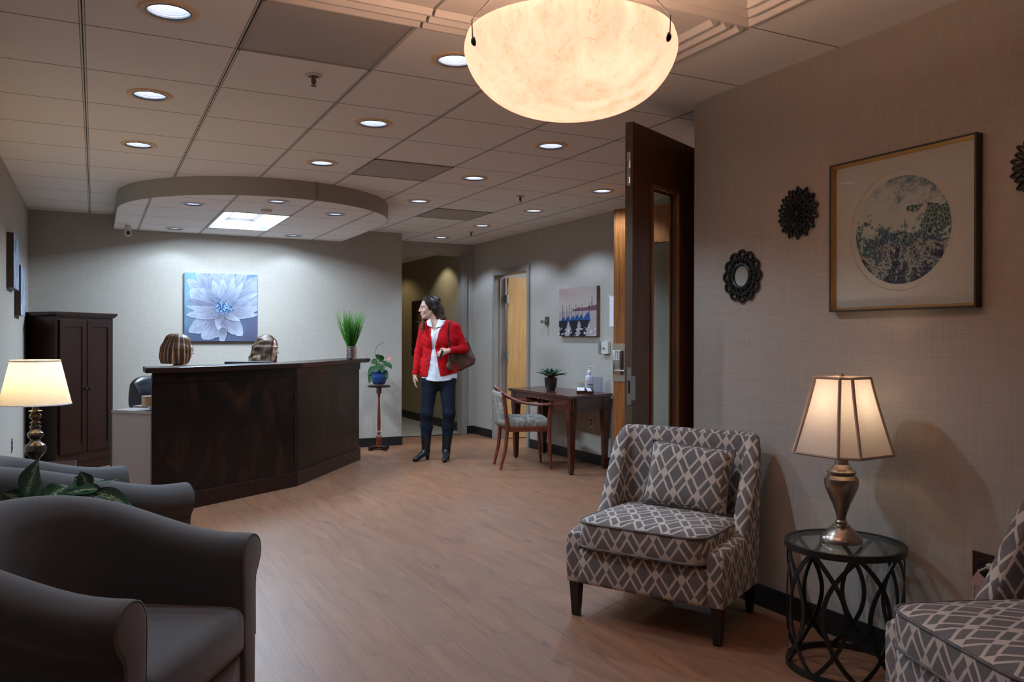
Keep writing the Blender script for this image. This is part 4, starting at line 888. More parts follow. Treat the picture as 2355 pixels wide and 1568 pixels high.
def slipper(label, plabel, loc, rz, pillow_tilt=0):
    t = thing('slipper_chair', label, 'accent chair', (*loc, 0), rz, 'trellis print slipper chairs')
    path = U(.340, -.31, .215, .075, 8, 16)
    def hf(u, p):
        k = float(soft(-.035, .185, p.y)); k = k*k*(3-2*k)*.4+k*.6; f = float(soft(-.31, -.22, p.y)); return .395+.02*f+.435*k
    def prof(h, u):
        return [(.034, .165), (.040, .26), (.040, h-.05), (.034, h-.014), (.012, h), (-.012, h), (-.032, h-.014), (-.038, h-.05), (-.038, .26), (-.034, .165)]
    rg = sweep_shell(path, prof, hf, lean=.035, lz=.42)
    b = MB(); b.loft(soft_ends(rg, .012), cap=True); b.build('wing_back_shell', MT['lattice'], t, smooth=True, angle=60, uv=True)
    b = MB(); b.rbox((0, -.055, .245), (.62, .56, .165), .022, 3); b.build('front_rail', MT['lattice'], t, smooth=True, uv=True)
    def se(w, y0, y1, z, n=44, ex=7):
        yc, hh = (y0+y1)/2, (y1-y0)/2; return [(w*math.copysign(abs(math.cos(a))**(2/ex), math.cos(a)), yc+hh*math.copysign(abs(math.sin(a))**(2/ex), math.sin(a)), z) for a in [2*math.pi*i/n for i in range(n)]]
    y0, y1, w = -.365, .19, .314
    b = MB(); rings = [se(w-.02, y0+.02, y1-.02, .330), se(w-.004, y0+.004, y1-.004, .337), se(w, y0, y1, .350), se(w+.003, y0-.003, y1, .40), se(w, y0, y1, .448), se(w-.004, y0+.004, y1-.004, .458), se(w-.05, y0+.05, y1-.04, .474), se(w-.13, y0+.15, y1-.12, .485), se(.04, -.09, -.03, .490)]
    b.loft(rings, cap=True); cu = b.build('seat_cushion', MT['lattice'], t, smooth=True, uv=True, angle=80)
    for z in (.345, .455):
        MB().tube(se(w+.001, y0-.001, y1, z), .0055, 6, loop=True, up=(0, 0, 1)).build('piping', MT['piping'], cu, smooth=True)
    for sx in (-1, 1):
        a, c_ = .026, .017; x, y = sx*.343, -.28
        MB().prism([(x-c_, y-c_), (x+c_, y-c_), (x+c_, y+c_), (x-c_, y+c_)], 0, .17, pts2=[(x-a, y-a), (x+a, y-a), (x+a, y+a), (x-a, y+a)]).build('leg', MT['legblk'], t, bevel=.003)
        x, y = sx*.32, .20; b = MB(); b.prism([(x-.015, y), (x+.015, y), (x+.015, y+.03), (x-.015, y+.03)], 0, .17, pts2=[(x-.024, y-.024), (x+.024, y-.024), (x+.024, y+.024), (x-.024, y+.024)]); b.build('leg', MT['legblk'], t, bevel=.003)
    # lumbar pillow
    p = thing('throw_pillow', plabel, 'pillow', (0, 0, 0), 0, 'pillows on the slipper chairs')
    n = 17; b = MB(); PW, PH, PD_ = .212, .158, .055
    def pt(i, j, s):
        u, v = -1+2*i/(n-1), -1+2*j/(n-1); e_ = (1-u**4)*(1-v**4); bul = PD_*max(0, e_)**.55; pin = 1-.05*(1-abs(v)**2)*abs(u)**3; pin2 = 1-.05*(1-abs(u)**2)*abs(v)**3
        return (u*PW*pin, s*bul, v*PH*pin2)
    for s in (1, -1):
        V = [pt(i, j, s) for j in range(n) for i in range(n)]; b.raw(V, [(j*n+i, j*n+i+1, (j+1)*n+i+1, (j+1)*n+i) for j in range(n-1) for i in range(n-1)])
    bmesh.ops.remove_doubles(b.b, verts=b.b.verts[:], dist=.0005); b.build('cover', MT['lattice'], p, smooth=True, uv=True, angle=80)
    ed = [pt(i, 0, 1) for i in range(n)]+[pt(n-1, j, 1) for j in range(1, n)]+[pt(i, n-1, 1) for i in range(n-2, -1, -1)]+[pt(0, j, 1) for j in range(n-2, 0, -1)]
    MB().tube(ed, .0048, 6, loop=True, up=(0, 1, 0)).build('piping', MT['piping'], p, smooth=True)
    M = Matrix.Translation((*loc, 0)) @ Matrix.Rotation(rz, 4, 'Z') @ Matrix.Translation((.055, .095, .632)) @ Matrix.Rotation(R(-17), 4, 'X') @ Matrix.Rotation(R(pillow_tilt), 4, 'Y')
    p.matrix_world = M
    return t
slipper('trellis print slipper chair beside the right wall, before the open dark door', 'small trellis print pillow on the slipper chair before the dark door', (2.425, 3.098), math.atan2(-.877, .481), 3)
slipper('trellis print slipper chair cut by the lower right corner', 'trellis print pillow on the slipper chair at the lower right corner', (2.455, 1.335), math.atan2(-.94, -.342), 0)

# ------------------------------------------------------------------ drum side tables
def drum(label, loc, r=.222, ht=.495):
    t = thing('drum_side_table', label, 'side table', (*loc, 0), R(9), 'black metal drum side tables')
    def rg(z0, z1, ro, ri): return [(ri, z0), (ro, z0), (ro, z1), (ri, z1), (ri, z0)]
    MB().lathe(rg(ht-.024, ht, r+.004, r-.012), seg=64, cap=False).build('top_ring', MT['black'], t, smooth=True)
    MB().lathe([(0, ht-.010), (r-.0125, ht-.010), (r-.0125, ht-.002), (0, ht-.002)], seg=64, cap=False).build('glass_top', MT['glass'], t)
    MB().lathe(rg(0, .022, r-.002, r-.018), seg=64, cap=False).build('base_ring', MT['black'], t, smooth=True)
    for k in range(8):
        for s in (-1, 1):
            P = []
            for i in range(25):
                q = i/24; a = 2*math.pi*k/8+s*R(34)*math.sin(math.pi*q)**.85; P.append(((r-.008)*math.cos(a), (r-.008)*math.sin(a), .012+(ht-.030)*q))
            b = MB(); rings = []
            for i, p in enumerate(P):
                v = Vector(p); tn = (Vector(P[min(i+1, 24)])-Vector(P[max(i-1, 0)])).normalized(); nr = Vector((v.x, v.y, 0)).normalized(); sd = tn.cross(nr).normalized()
                rings.append([v+sd*.0085+nr*.0028, v-sd*.0085+nr*.0028, v-sd*.0085-nr*.0028, v+sd*.0085-nr*.0028])
            b.loft(rings); b.build('curved_bar', MT['black'], t)
    return t
dt = drum('black metal drum side table with glass top, under the right table lamp', (2.636, 2.262))
MB().box((.0, .2065, .012), (.035, .003, .012), rz=0).build('sticker', MT['paper'], dt)
drum('black metal drum table barely showing at the bottom left edge', (.03, 1.625), .20, .505)
# ------------------------------------------------------------------ table lamps
LP_R = (2.632, 2.275, .4945)
t = thing('table_lamp', 'lit nickel table lamp with cut-corner linen shade, on the drum table', 'lamp', LP_R, R(0))
z = lambda y: (880-y)*.00081
prof = [(.0, 0), (.079, .001), (.079, .010), (.074, .022), (.066, .030), (.058, .038), (.048, .050), (.036, .058), (.034, .066), (.022, .070), (.0225, .080), (.017, .086), (.018, .098), (.023, .118), (.034, .150), (.050, .185), (.0605, .212), (.065, .232), (.0635, .250), (.052, .265), (.048, .268), (.055, .273), (.055, .279), (.040, .288), (.034, .298), (.027, .306), (.024, .325), (.029, .335), (.038, .340), (.038, .347), (.020, .349), (.014, .352), (.014, .39), (0, .392)]
MB().lathe(prof, seg=48).build('body', MT['nickel'], t, smooth=True, angle=28)
def oct_(s, c, z): return [(s-c, -s, z), (s, -(s-c), z), (s, s-c, z), (s-c, s, z), (-(s-c), s, z), (-s, s-c, z), (-s, -(s-c), z), (-(s-c), -s, z)]
rz_ = R(27.1+22.2-45+90-4)
def shade_ring(q):       # q 0 bottom .. 1 top
    s = .088+(.158-.088)*(1-q)**1.12; return oct_(s, s*.36, .352+.297*q)
def rot2(ring, a): c_, s_ = math.cos(a), math.sin(a); return [(x*c_-y*s_, x*s_+y*c_, z_) for x, y, z_ in ring]
rs = [rot2(shade_ring(i/10), R(-45+22.2+27.1-0)) for i in range(11)]
b = MB(); b.loft(rs, cap=False); b.build('lamp_shade', MT['shadeR'], t, smooth=True, angle=15)
for k in range(8):
    MB().tube([r_[k] for r_ in rs], .0066, 6, flat=(1, 1)).build('binding', MT['trimtape'], t)
for q in (0, 10):
    MB().tube(rs[q], .0058, 6, loop=True, up=(0, 0, 1)).build('rim_binding', MT['trimtape'], t)
b = MB(); b.ball((0, 0, .655), (.009, .009, .011)); b.tube([(0, 0, .39), (0, 0, .65)], .003, 6); b.build('finial_rod', MT['nickel'], t, smooth=True)
b = MB()
for k in range(0, 8, 2): b.tube([rs[10][k], (0, 0, .642)], .0018, 5)
b.build('spider_frame', MT['nickel'], t)
MB().ball((0, 0, .50), (.028, .028, .04)).build('bulb', emis('lamp_bulb_warm', (1, .85, .68), 2.5), t, smooth=True)
lamp('bulb_light', 'POINT', (.0, 0, .545), LAMP_R_W, (1, .74, .50), t, shadow_soft_size=.03)
# left lamp and its table
t = thing('end_table', 'dark wooden end table under the left lamp, hidden behind the grey armchair', 'side table', (-.325, 5.78, 0))
MB().bx(-.22, .22, -.22, .22, .47, .50).build('table_top', MT['mahog'], t, bevel=.004); MB().bx(-.20, .20, -.20, .20, .38, .47).build('apron', MT['mahog'], t)
for sx in (-1, 1):
    for sy in (-1, 1): MB().prism([(sx*.18-.02, sy*.18-.02), (sx*.18+.02, sy*.18-.02), (sx*.18+.02, sy*.18+.02), (sx*.18-.02, sy*.18+.02)], 0, .38).build('leg', MT['mahog'], t)
t = thing('table_lamp', 'lit lamp with plain cream empire shade on turned dark bronze base, left', 'lamp', (-.325, 5.78, .50))
prof = [(0, 0), (.075, 0), (.075, .012), (.055, .022), (.03, .03), (.022, .045), (.03, .06), (.045, .075), (.058, .095), (.061, .115), (.055, .135), (.034, .15), (.026, .165), (.028, .172), (.040, .183), (.046, .197), (.043, .21), (.030, .222), (.025, .235), (.034, .243), (.034, .249), (.024, .254), (.022, .262), (.030, .268), (.030, .273), (.018, .279), (.018, .288), (.030, .300), (.035, .31), (.033, .32), (.022, .328), (.022, .336), (.038, .340), (.038, .345), (.018, .35), (.018, .385), (0, .386)]
MB().lathe(prof, seg=40).build('body', mk('dark_bronze_turned', (.035, .022, .012), .2, .3, var=.3, coat=.6), t, smooth=True, angle=28)
MB().lathe([(.198, .384), (.136, .655)], seg=64, cap=False).build('lamp_shade', MT['shadeL'], t, smooth=True)
MB().lathe([(.199, .383), (.1985, .390)], seg=64, cap=False).build('rim_binding', MT['paper'], t); MB().lathe([(.1385, .645), (.1367, .656)], seg=64, cap=False).build('rim_binding', MT['cantrim'], t)
b = MB(); b.tube([(0, 0, .385), (0, 0, .66)], .003, 6)
for k in range(3): b.tube([(0, 0, .645), (.136*math.cos(k*2.1), .136*math.sin(k*2.1), .65)], .0018, 5)
b.build('shade_frame', MT['nickel'], t)
MB().ball((0, 0, .50), (.028, .028, .04)).build('bulb', emis('lamp_bulb_cream', (1, .85, .6), 2.5), t, smooth=True)
lamp('bulb_light', 'POINT', (0, 0, .555), LAMP_L_W, (1, .74, .42), t, shadow_soft_size=.03)

# ------------------------------------------------------------------ foliage
def leaf(b, base, tip, w, droop=.0, fold=.25, n=9, mi=0, up=(0, 0, 1), wave=0):
    B, T = Vector(base), Vector(tip); d = T-B; L = d.length; dn = d.normalized(); s = dn.cross(Vector(up))
    if s.length < .05: s = dn.cross(Vector((1, 0, 0)))
    s.normalize(); u = s.cross(dn); rows = []
    for i in range(n+1):
        q = i/n; c = B+d*q-Vector((0, 0, 1))*droop*L*(q*q)+Vector((0, 0, 1))*droop*L*.5*q; ww = w*math.sin(math.pi*min(1, q*.97+.03)**.75)**.9+.0004
        wv = wave*math.sin(q*9)*w
        rows.append([c+s*ww+u*(ww*fold+wv), c+s*ww*.5+u*ww*fold*.35, c, c-s*ww*.5+u*ww*fold*.35, c-s*ww+u*(ww*fold-wv)])
    V = [p for r_ in rows for p in r_]; F = [(i*5+j, i*5+j+1, (i+1)*5+j+1, (i+1)*5+j) for i in range(n) for j in range(4)]
    b.raw(V, F, mi); return rows
def varieg():
    t = NT('variegated_leaf'); t.set(.35, 0, .5); uv = t.coord('UV'); sp = t.n('ShaderNodeSeparateXYZ'); lnk(t.nt, uv, sp.inputs[0])
    c = t.math('ABSOLUTE', t.math('SUBTRACT', sp.outputs[0], .5)); n = t.noise(t.map(uv, (9, 5, 1), rot=(0, 0, .5)), 2.2, 4, .7, .6)
    f = t.math('GREATER_THAN', t.math('SUBTRACT', n, t.math('MULTIPLY', c, .75)), .47); m = t.math('LESS_THAN', c, .36)
    t.base(t.mix(t.math('MULTIPLY', f, m), t.mix(t.noise(t.coord(), 30, 3), (.012, .05, .022), (.03, .10, .04)), (.42, .48, .30))); return t.m
MT['varieg'] = varieg()
t = thing('plant_table', 'small dark round table hidden between the two charcoal club chairs', 'side table', (-.26, 3.44, 0))
MB().lathe([(.0, .0), (.10, .0), (.10, .015), (.02, .03), (.018, .47), (0, .47)], seg=20).build('pedestal', MT['mahog'], t); MB().lathe([(0, .47), (.13, .47), (.13, .492), (0, .492)], seg=32).build('table_top', MT['mahog'], t)
t = thing('potted_dieffenbachia', 'variegated green and white leafy plant behind the near charcoal club chair', 'plant', (-.26, 3.44, .492))
MB().lathe([(0, 0), (.055, 0), (.075, .11), (.068, .11), (.06, .095), (0, .095)], seg=28).build('pot', MT['potblk'], t, smooth=True, angle=40)
st = MB()
def cam2(u, v, w):  # u to the picture's right, v away
    return (u*.89+v*.456, -u*.456+v*.89, w)
FU = (-.35, -.85, .45)
LV = [(cam2(-.035, -.02, .215), cam2(.035, -.05, .378), .038, .02, FU), (cam2(-.03, -.03, .20), cam2(.02, -.10, .24), .034, .15, (0, -.5, .8)), (cam2(-.04, 0, .2), cam2(-.09, -.06, .26), .036, .15, FU),
      (cam2(.185, 0, .262), cam2(.160, -.01, .322), .026, .0, FU), (cam2(.235, -.02, .262), cam2(.118, -.04, .250), .021, .06, (-.2, -.6, .7)), (cam2(.20, .0, .272), cam2(.312, -.01, .296), .016, .06, (-.1, -.3, 1)), (cam2(.215, -.02, .250), cam2(.372, -.05, .200), .032, .10, (-.25, -.7, .6)),
      (cam2(.225, -.04, .235), cam2(.13, -.07, .225), .026, .08, (-.2, -.6, .7)), (cam2(.16, .03, .25), cam2(.10, .06, .29), .03, .1, FU), (cam2(-.04, .06, .2), cam2(-.12, .12, .30), .04, .2, FU), (cam2(.0, .05, .2), cam2(.06, .10, .26), .036, .2, FU)]
LV = [(tuple(Vector(p)+Vector(cam2(.085, 0, 0))), tuple(Vector(q)+Vector(cam2(.085, 0, 0))), w_*1.12, dr_, up_) for p, q, w_, dr_, up_ in LV]
for i, (p, q, w_, dr_, up_) in enumerate(LV):
    b = MB(); leaf(b, p, q, w_, dr_, .22, 10, 0, up_, .12); me_o = b.build('leaf', MT['varieg'], t, smooth=True, angle=80, rec=False)
    me = me_o.data; uvl = me.uv_layers.new(name='uv')
    for pl_ in me.polygons:
        for li in pl_.loop_indices:
            vi = me.loops[li].vertex_index; uvl.data[li].uv = ((vi % 5)/4, (vi//5)/10+i)
    st.tube([(0, 0, .09), (p[0]*.6, p[1]*.6, p[2]*.7+.03), p], .004, 6)
st.build('stems', MT['leaf'], t, smooth=True)
# grass pot on the counter
t = thing('grass_in_ribbed_pot', 'tall green grass in a ribbed silver pot on the desk counter', 'plant', (2.335, 8.175, 1.077))
pr = [(0, 0), (.045, 0)]
for i in range(6): zz = .004+i*.0215; pr += [(.047, zz), (.059, zz+.006), (.059, zz+.014), (.047, zz+.0205)]
MB().lathe(pr+[(.052, .134), (.045, .134), (.043, .12), (0, .12)], seg=32).build('pot', MT['chrome'], t, smooth=True, angle=50)
random.seed(3)
b = MB()
for i in range(460):
    a = random.uniform(0, 2*math.pi); r0 = .038*math.sqrt(random.random()); L = random.uniform(.20, .40) if i > 120 else random.uniform(.08, .2); lean = random.gauss(0, .055)+.075*r0/.038; lean = min(.17, abs(lean)); rr = r0+lean*(L/.4)**1.3*1.15
    p0 = Vector((r0*math.cos(a), r0*math.sin(a), .12)); p1 = Vector((rr*math.cos(a), rr*math.sin(a), .12+L)); leaf(b, p0, p1, .0034, .10*random.random(), .1, 5, 0, (math.cos(a+1.4), math.sin(a+1.4), .1))
o = b.build('grass_blades', MT['grass'], t, rec=False); o['kind'] = 'stuff'
# pedestal stand with blue pot
t = thing('pedestal_plant_stand', 'slender turned mahogany pedestal stand right of the reception desk', 'plant stand', (2.935, 9.12, 0), R(20))
MB().lathe([(0, .725), (.125, .725), (.132, .732), (.132, .740), (.125, .747), (0, .747)], seg=40).build('table_top', MT['mahog'], t, smooth=True, angle=40)
b = MB(); b.lathe([(.030, .145), (.020, .16), (.014, .175), (.022, .19), (.022, .20), (.012, .215), (.019, .24), (.021, .32), (.017, .42), (.013, .52), (.011, .60), (.016, .615), (.013, .63), (.018, .64), (.018, .655)], seg=24); b.box((0, 0, .10), (.045, .045, .12)); b.box((0, 0, .69), (.042, .042, .075)); b.lathe([(.05, .035), (.035, .045)], seg=20); b.build('turned_column', MT['chairwood'], t, smooth=True, angle=35)
b = MB()
for a in (0, 90): b.box((0, 0, .03), (.27, .045, .025), rz=R(a)); 
for a in range(4): c_, s_ = math.cos(R(a*90)), math.sin(R(a*90)); b.box((.115*c_, .115*s_, .011), (.045, .045, .022))
b.build('cross_base', MT['mahog'], t, bevel=.004)
t = thing('potted_anthurium', 'anthurium with a pink bloom in a blue glazed pot on the pedestal', 'plant', (2.935, 9.12, .747))
MB().lathe([(0, .008), (.105, .006), (.11, .012), (.10, .010), (0, .009)], seg=40).build('saucer', MT['glassg'], t)
MB().lathe([(0, .012), (.062, .012), (.075, .03), (.092, .075), (.093, .11), (.084, .135), (.083, .142), (.096, .150), (.096, .158), (.086, .158), (.084, .145), (.0, .14)], seg=36).build('pot', MT['blueglz'], t, smooth=True, angle=50)
b = MB()
def cam2(u, v, w):  # u to the picture's right, v away
    return (u*.89+v*.456, -u*.456+v*.89, w)
LF = [((-.10, 0, .30), (-.19, -.03, .27), .028), ((-.02, -.02, .29), (-.09, -.03, .26), .034), ((.01, 0, .31), (-.04, -.03, .36), .030), ((.05, -.02, .29), (.02, -.05, .36), .026), ((.06, 0, .28), (.10, -.04, .22), .026), ((.02, -.03, .25), (-.05, -.07, .17), .032), ((.04, -.03, .24), (.05, -.09, .15), .032), ((.09, -.01, .26), (.16, -.05, .20), .030), ((-.05, -.02, .22), (-.12, -.06, .12), .034), ((-.07, -.03, .16), (-.10, -.08, .03), .034), ((.07, -.02, .18), (.11, -.07, .08), .028), ((0, .03, .27), (.03, .10, .30), .034), ((-.03, .03, .25), (-.08, .08, .28), .03)]
s_ = MB()
for p, q, w_ in LF:
    leaf(b, cam2(*p), cam2(*q), w_, .15, .18, 8, 0, (-.3, -.8, .5)); s_.tube([cam2(0, 0, .14), cam2(p[0]*.4, p[1]*.4, p[2]*.7), cam2(*p)], .0025, 5)
s_.tube([cam2(0, 0, .14), cam2(-.04, 0, .38), cam2(-.03, .0, .45), cam2(.06, 0, .50)], .0022, 5)
b.build('leaves', MT['leaf'], t, smooth=True, rec=False, angle=80); s_.build('stems', MT['leaf'], t)
b = MB(); leaf(b, cam2(.10, -.02, .30), cam2(.155, -.05, .32), .020, 0, .3, 6, 0, (-.3, -.8, .5)); b.build('bloom', mk('pink_bloom', (.70, .22, .16), .4), t, rec=False)

# ------------------------------------------------------------------ console table group
t = thing('console_table', 'cherry red console table with slanted ends against the far right wall', 'table')
TP = [(3.965, 6.515), (4.572, 6.73), (4.572, 8.12), (4.02, 7.945)]
cT = Vector((4.28, 7.3))
def ins(P, d): return [tuple(Vector(p)+(cT-Vector(p)).normalized()*d) for p in P]
b = MB(); b.prism(ins(TP, .012), .722, .730); b.prism(TP, .730, .746); b.prism(ins(TP, .008), .746, .753); b.build('table_top', MT['cherry'], t, bevel=.003)
AP = ins(TP, .055); b = MB()
for i in range(4):
    p, q = Vector(AP[i]), Vector(AP[(i+1) % 4]); d_ = (q-p).normalized(); n_ = Vector((-d_.y, d_.x))*.022
    if i == 3:
        L = (q-p).length
        for a0, a1, z0 in ((0, .36, .60), (.36, L-.36, .682), (L-.36, L, .60)): b.prism([p+d_*a0, p+d_*a1, p+d_*a1+n_, p+d_*a0+n_], z0, .722)
    else: b.prism([p, q, q+n_, p+n_], .60, .722)
b.build('apron', MT['cherry'], t)
for x, y in ((4.025, 6.625), (4.515, 6.79), (4.515, 8.02), (4.075, 7.86)):
    b = MB()
    def sqr(s_, z_): return [(x-s_, y-s_, z_), (x+s_, y-s_, z_), (x+s_, y+s_, z_), (x-s_, y+s_, z_)]
    b.loft([sqr(.021, .012), sqr(.026, .20), sqr(.035, .50), sqr(.042, .61), sqr(.042, .722)]); b.build('leg', MT['cherry'], t, bevel=.004)
    MB().lathe([(.010, 0), (.016, .006), (.008, .013)], (x, y, 0), 12).build('glide_foot', MT['black'], t)
for q in (.35, .5, .65):
    p = Vector(AP[0]).lerp(Vector(AP[3]), q); MB().ball((p.x-.008, p.y, .685), .007, 10, 8).build('drawer_knob', MT['nickel'], t, smooth=True)
t = thing('potted_succulent', 'green agave-like succulent in a dark tapered pot on the console table', 'plant', (4.235, 7.38, .753))
MB().lathe([(0, 0), (.042, 0), (.060, .05), (.066, .10), (.068, .135), (.062, .135), (.058, .12), (0, .12)], seg=32).build('pot', MT['potblk'], t, smooth=True, angle=50)
random.seed(11)
for i in range(22):
    a = i*2.4; el = R(80-i*3.0); L = .10+.0048*i; dr_ = .22*(i/22); p0 = Vector((.012*math.cos(a), .012*math.sin(a), .125)); p1 = p0+Vector((math.cos(el)*math.cos(a), math.cos(el)*math.sin(a), math.sin(el)))*L
    b = MB(); leaf(b, p0, p1, .024, dr_*1.6, .45, 8, 0, (-math.cos(a)*math.sin(el), -math.sin(a)*math.sin(el), math.cos(el))); o = b.build('leaf', MT['succ'], t, smooth=True, rec=False, angle=80)
    md = o.modifiers.new('thick', 'SOLIDIFY'); md.thickness = .004
t = thing('hand_sanitizer_bottle', 'clear pump bottle of hand sanitizer at the right end of the console table', 'bottle', (4.40, 6.90, .753), R(150))
MB().lathe([(0, 0), (.036, 0), (.040, .008), (.040, .150), (.034, .168), (.018, .178), (.014, .19), (0, .19)], seg=32, sx=1, sy=.75).build('bottle', mk('clear_gel_plastic', (.58, .62, .74), .15, var=.05), t, smooth=True, angle=45)
b = MB(); b.lathe([(.017, .185), (.019, .19), (.019, .212), (.010, .222), (.005, .225), (.005, .252), (.008, .255), (.008, .262), (0, .263)], seg=20); b.tube([(0, 0, .257), (-.035, 0, .257), (-.042, 0, .250)], .0045, 8); b.build('pump', MT['paper'], t, smooth=True)
b = MB(); N = 24
for z0, z1, mi in ((.045, .085, 1), (.088, .105, 0), (.105, .112, 0)):
    pass
def band(b, z0, z1, a0, a1, mi, rad=.0405):
    n = 10; V = []
    for i in range(n+1):
        a = a0+(a1-a0)*i/n; V += [(rad*math.cos(a), rad*.75*math.sin(a), z0), (rad*math.cos(a), rad*.75*math.sin(a), z1)]
    b.raw(V, [(2*i, 2*i+2, 2*i+3, 2*i+1) for i in range(n)], mi)
MT['orange'] = mk('orange_ink', (.75, .24, .08), .5, var=.02); MT['navy'] = mk('navy_ink', (.08, .09, .16), .5, var=.02); MT['lbl'] = mk('label_grey', (.42, .44, .52), .5, var=.05)
fa = R(27+180-150+60); 
b = MB(); band(b, .020, .075, fa-1.1, fa+1.1, 0); b.build('label', MT['lbl'], t, rec=False)
b = MB(); band(b, .080, .087, fa-1.0, fa+.8, 0, .0408); b.build('label_stripe', MT['navy'], t, rec=False)
def text(body, size, mat, parent, M, name='lettering', ext=.0003):
    cu = bpy.data.curves.new('t', 'FONT'); cu.body = body; cu.size = size; cu.extrude = ext; cu.align_x = 'CENTER'; o = bpy.data.objects.new('t', cu); COL.objects.link(o)
    bpy.context.view_layer.update(); me = bpy.data.meshes.new_from_object(o.evaluated_get(bpy.context.evaluated_depsgraph_get())); bpy.data.objects.remove(o)
    me.transform(M); q = bpy.data.objects.new(name, me); COL.objects.link(q); me.materials.clear(); me.materials.append(mat); q.parent = parent; return q
Mt = Matrix.Rotation(R(-27-34)-R(150), 4, 'Z') @ Matrix.Translation((-.004, -.0445, .118)) @ Matrix.Rotation(R(90), 4, 'X')
text('HAND', .020, MT['orange'], t, Mt); text('SANITIZER', .010, MT['orange'], t, Matrix.Translation((0, 0, -.014)) @ Mt)
t = thing('acrylic_sign_holder', 'clear upright acrylic sheet standing behind the sanitizer bottle', 'sign holder', (4.50, 6.90, .753), R(-60))
MB().bx(-.06, .06, -.003, .003, .0, .155).build('acrylic_panel', glass('acrylic', (.80, .82, .90), .1), t)
for x, y, w_, l, rz0 in ((4.262, 6.83, .088, 'business card holder with white cards, left of its narrower twin', -30), (4.29, 6.72, .058, 'smaller business card holder tucked against the sanitizer bottle', -8)):
    t = thing('business_card_holder', l, 'card holder', (x, y, .753), R(rz0), 'wooden card holders on the console table')
    b = MB(); b.bx(-w_/2, w_/2, -.03, .03, 0, .012); b.bx(-w_/2, w_/2, -.03, -.020, .012, .030); b.bx(-w_/2, w_/2, .022, .03, .012, .055); b.bx(w_/2-.006, w_/2, -.02, .022, .012, .05); b.build('holder', MT['cherry'], t)
    MB().box((-.003, .004, .040), (w_-.014, .052, .006), rx=R(38)).build('cards', MT['paper'], t)
# armchair at the console
t = thing('wooden_armchair', 'red mahogany open armchair with grey patterned seat, pulled out by the console', 'chair', (3.855, 7.285, 0), math.atan2(.958, .283))
for sx in (-1, 1):
    MB().tube([(sx*.232, -.238, 0), (sx*.236, -.226, .20), (sx*.238, -.215, .42), (sx*.245, -.225, .645)], [.014, .018, .020, .018], 8).build('leg', MT['chairwood'], t, smooth=True)
    MB().tube([(sx*.190, .262, 0), (sx*.200, .215, .20), (sx*.205, .195, .42), (sx*.205, .215, .60), (sx*.200, .245, .76)], [.014, .018, .020, .019, .016], 8).build('leg', MT['chairwood'], t, smooth=True)
P = []
for i in range(33):
    q = i/32; a = math.pi*q; x = .262*math.cos(a) if True else 0; k = math.sin(a); y = -.235+.515*k**.62; zz = .645+.160*(k**2.2); P.append((x*(1-.12*k), y, zz))
MB().tube([(.262, -.245, .642)]+P+[(-.262, -.245, .642)], .021, 10, flat=(1.15, .75)).build('top_rail', MT['chairwood'], t, smooth=True)
b = MB(); b.prism([(-.235, -.225), (.235, -.225), (.205, .20), (-.205, .20)], .375, .425); b.build('seat_frame', MT['chairwood'], t, bevel=.006)
s = SDF((-.28, -.28, .40), (.28, .26, .54), .009); X, Y, Z = np.meshgrid(*s.ax, indexing='ij'); s.F = (np.sqrt(np.maximum(np.abs(X)-.175-.02*(-Y)/.25, 0)**2+np.maximum(np.abs(Y+.02)-.165, 0)**2+np.maximum(np.abs(Z-.455)-.004-.018*(1-(X/.24)**2), 0)**2)-.045).astype(np.float32); o = s.mesh('seat_cushion', MT['seatfab'], t, 2); cube_uv(o.data)
b = MB(); rows = []
for j in range(9):
    q = j/8; zz = .43+.345*q; rows.append([(.20*u, .205+.055*(1-u*u)+.035*q, zz-.03*q*u*u) for u in [-1+2*i/12 for i in range(13)]])
V = [p for r_ in rows for p in r_]; b.raw(V, [(j*13+i, j*13+i+1, (j+1)*13+i+1, (j+1)*13+i) for j in range(8) for i in range(12)]); o = b.build('backrest', MT['seatfab'], t, smooth=True, uv=True, rec=False); md = o.modifiers.new('thick', 'SOLIDIFY'); md.thickness = .035; md.offset = 0
# ------------------------------------------------------------------ wall fittings
def plate(name, label, cat, loc, rz, w_, h_, mat, d=.006):
    t = thing(name, label, cat, loc, rz); MB().bx(-w_/2, w_/2, -d, 0, -h_/2, h_/2).build('cover_plate', MT[mat], t, bevel=.002); return t
t = plate('door_stop_bracket', 'small brown square bracket with a silver knob on the far right wall', 'wall bracket', (4.589, 8.075, 1.495), R(-90), .065, .095, 'edge', .018)
MB().lathe([(.016, 0), (.016, .05), (.020, .052), (.020, .06), (0, .06)], seg=16).build('knob', MT['steel'], t, smooth=True); t.children[-1].rotation_euler = (R(90), 0, 0); t.children[-1].location = (-.01, -.018, -.012)
t = plate('light_switch', 'dark grey switch plate left of the white intercom box', 'switch', (4.589, 6.985, 1.205), R(-90), .075, .125, 'greypl'); MB().bx(-.012, .012, -.010, -.006, -.028, .028).build('rocker', MT['steel'], t)
t = plate('intercom_box', 'white square intercom box with a key knob near the orange door', 'intercom', (4.589, 6.865, 1.203), R(-90), .115, .125, 'plastic', .030); MB().lathe([(.010, 0), (.012, .012), (0, .014)], seg=14).build('key_knob', MT['steel'], t); t.children[-1].rotation_euler = (R(90), 0, 0); t.children[-1].location = (-.01, -.030, -.005)
t = thing('wall_notice', 'white paper notice taped to the wall behind the orange door', 'paper', (4.588, 6.71, 1.565), R(-90)); MB().bx(-.108, .108, -.0016, -.0006, -.15, .15).build('sheet', MT['paper'], t); MB().box((-.10, -.002, .152), (.035, .001, .014), ry=R(20)).build('tape', MT['paper'], t)
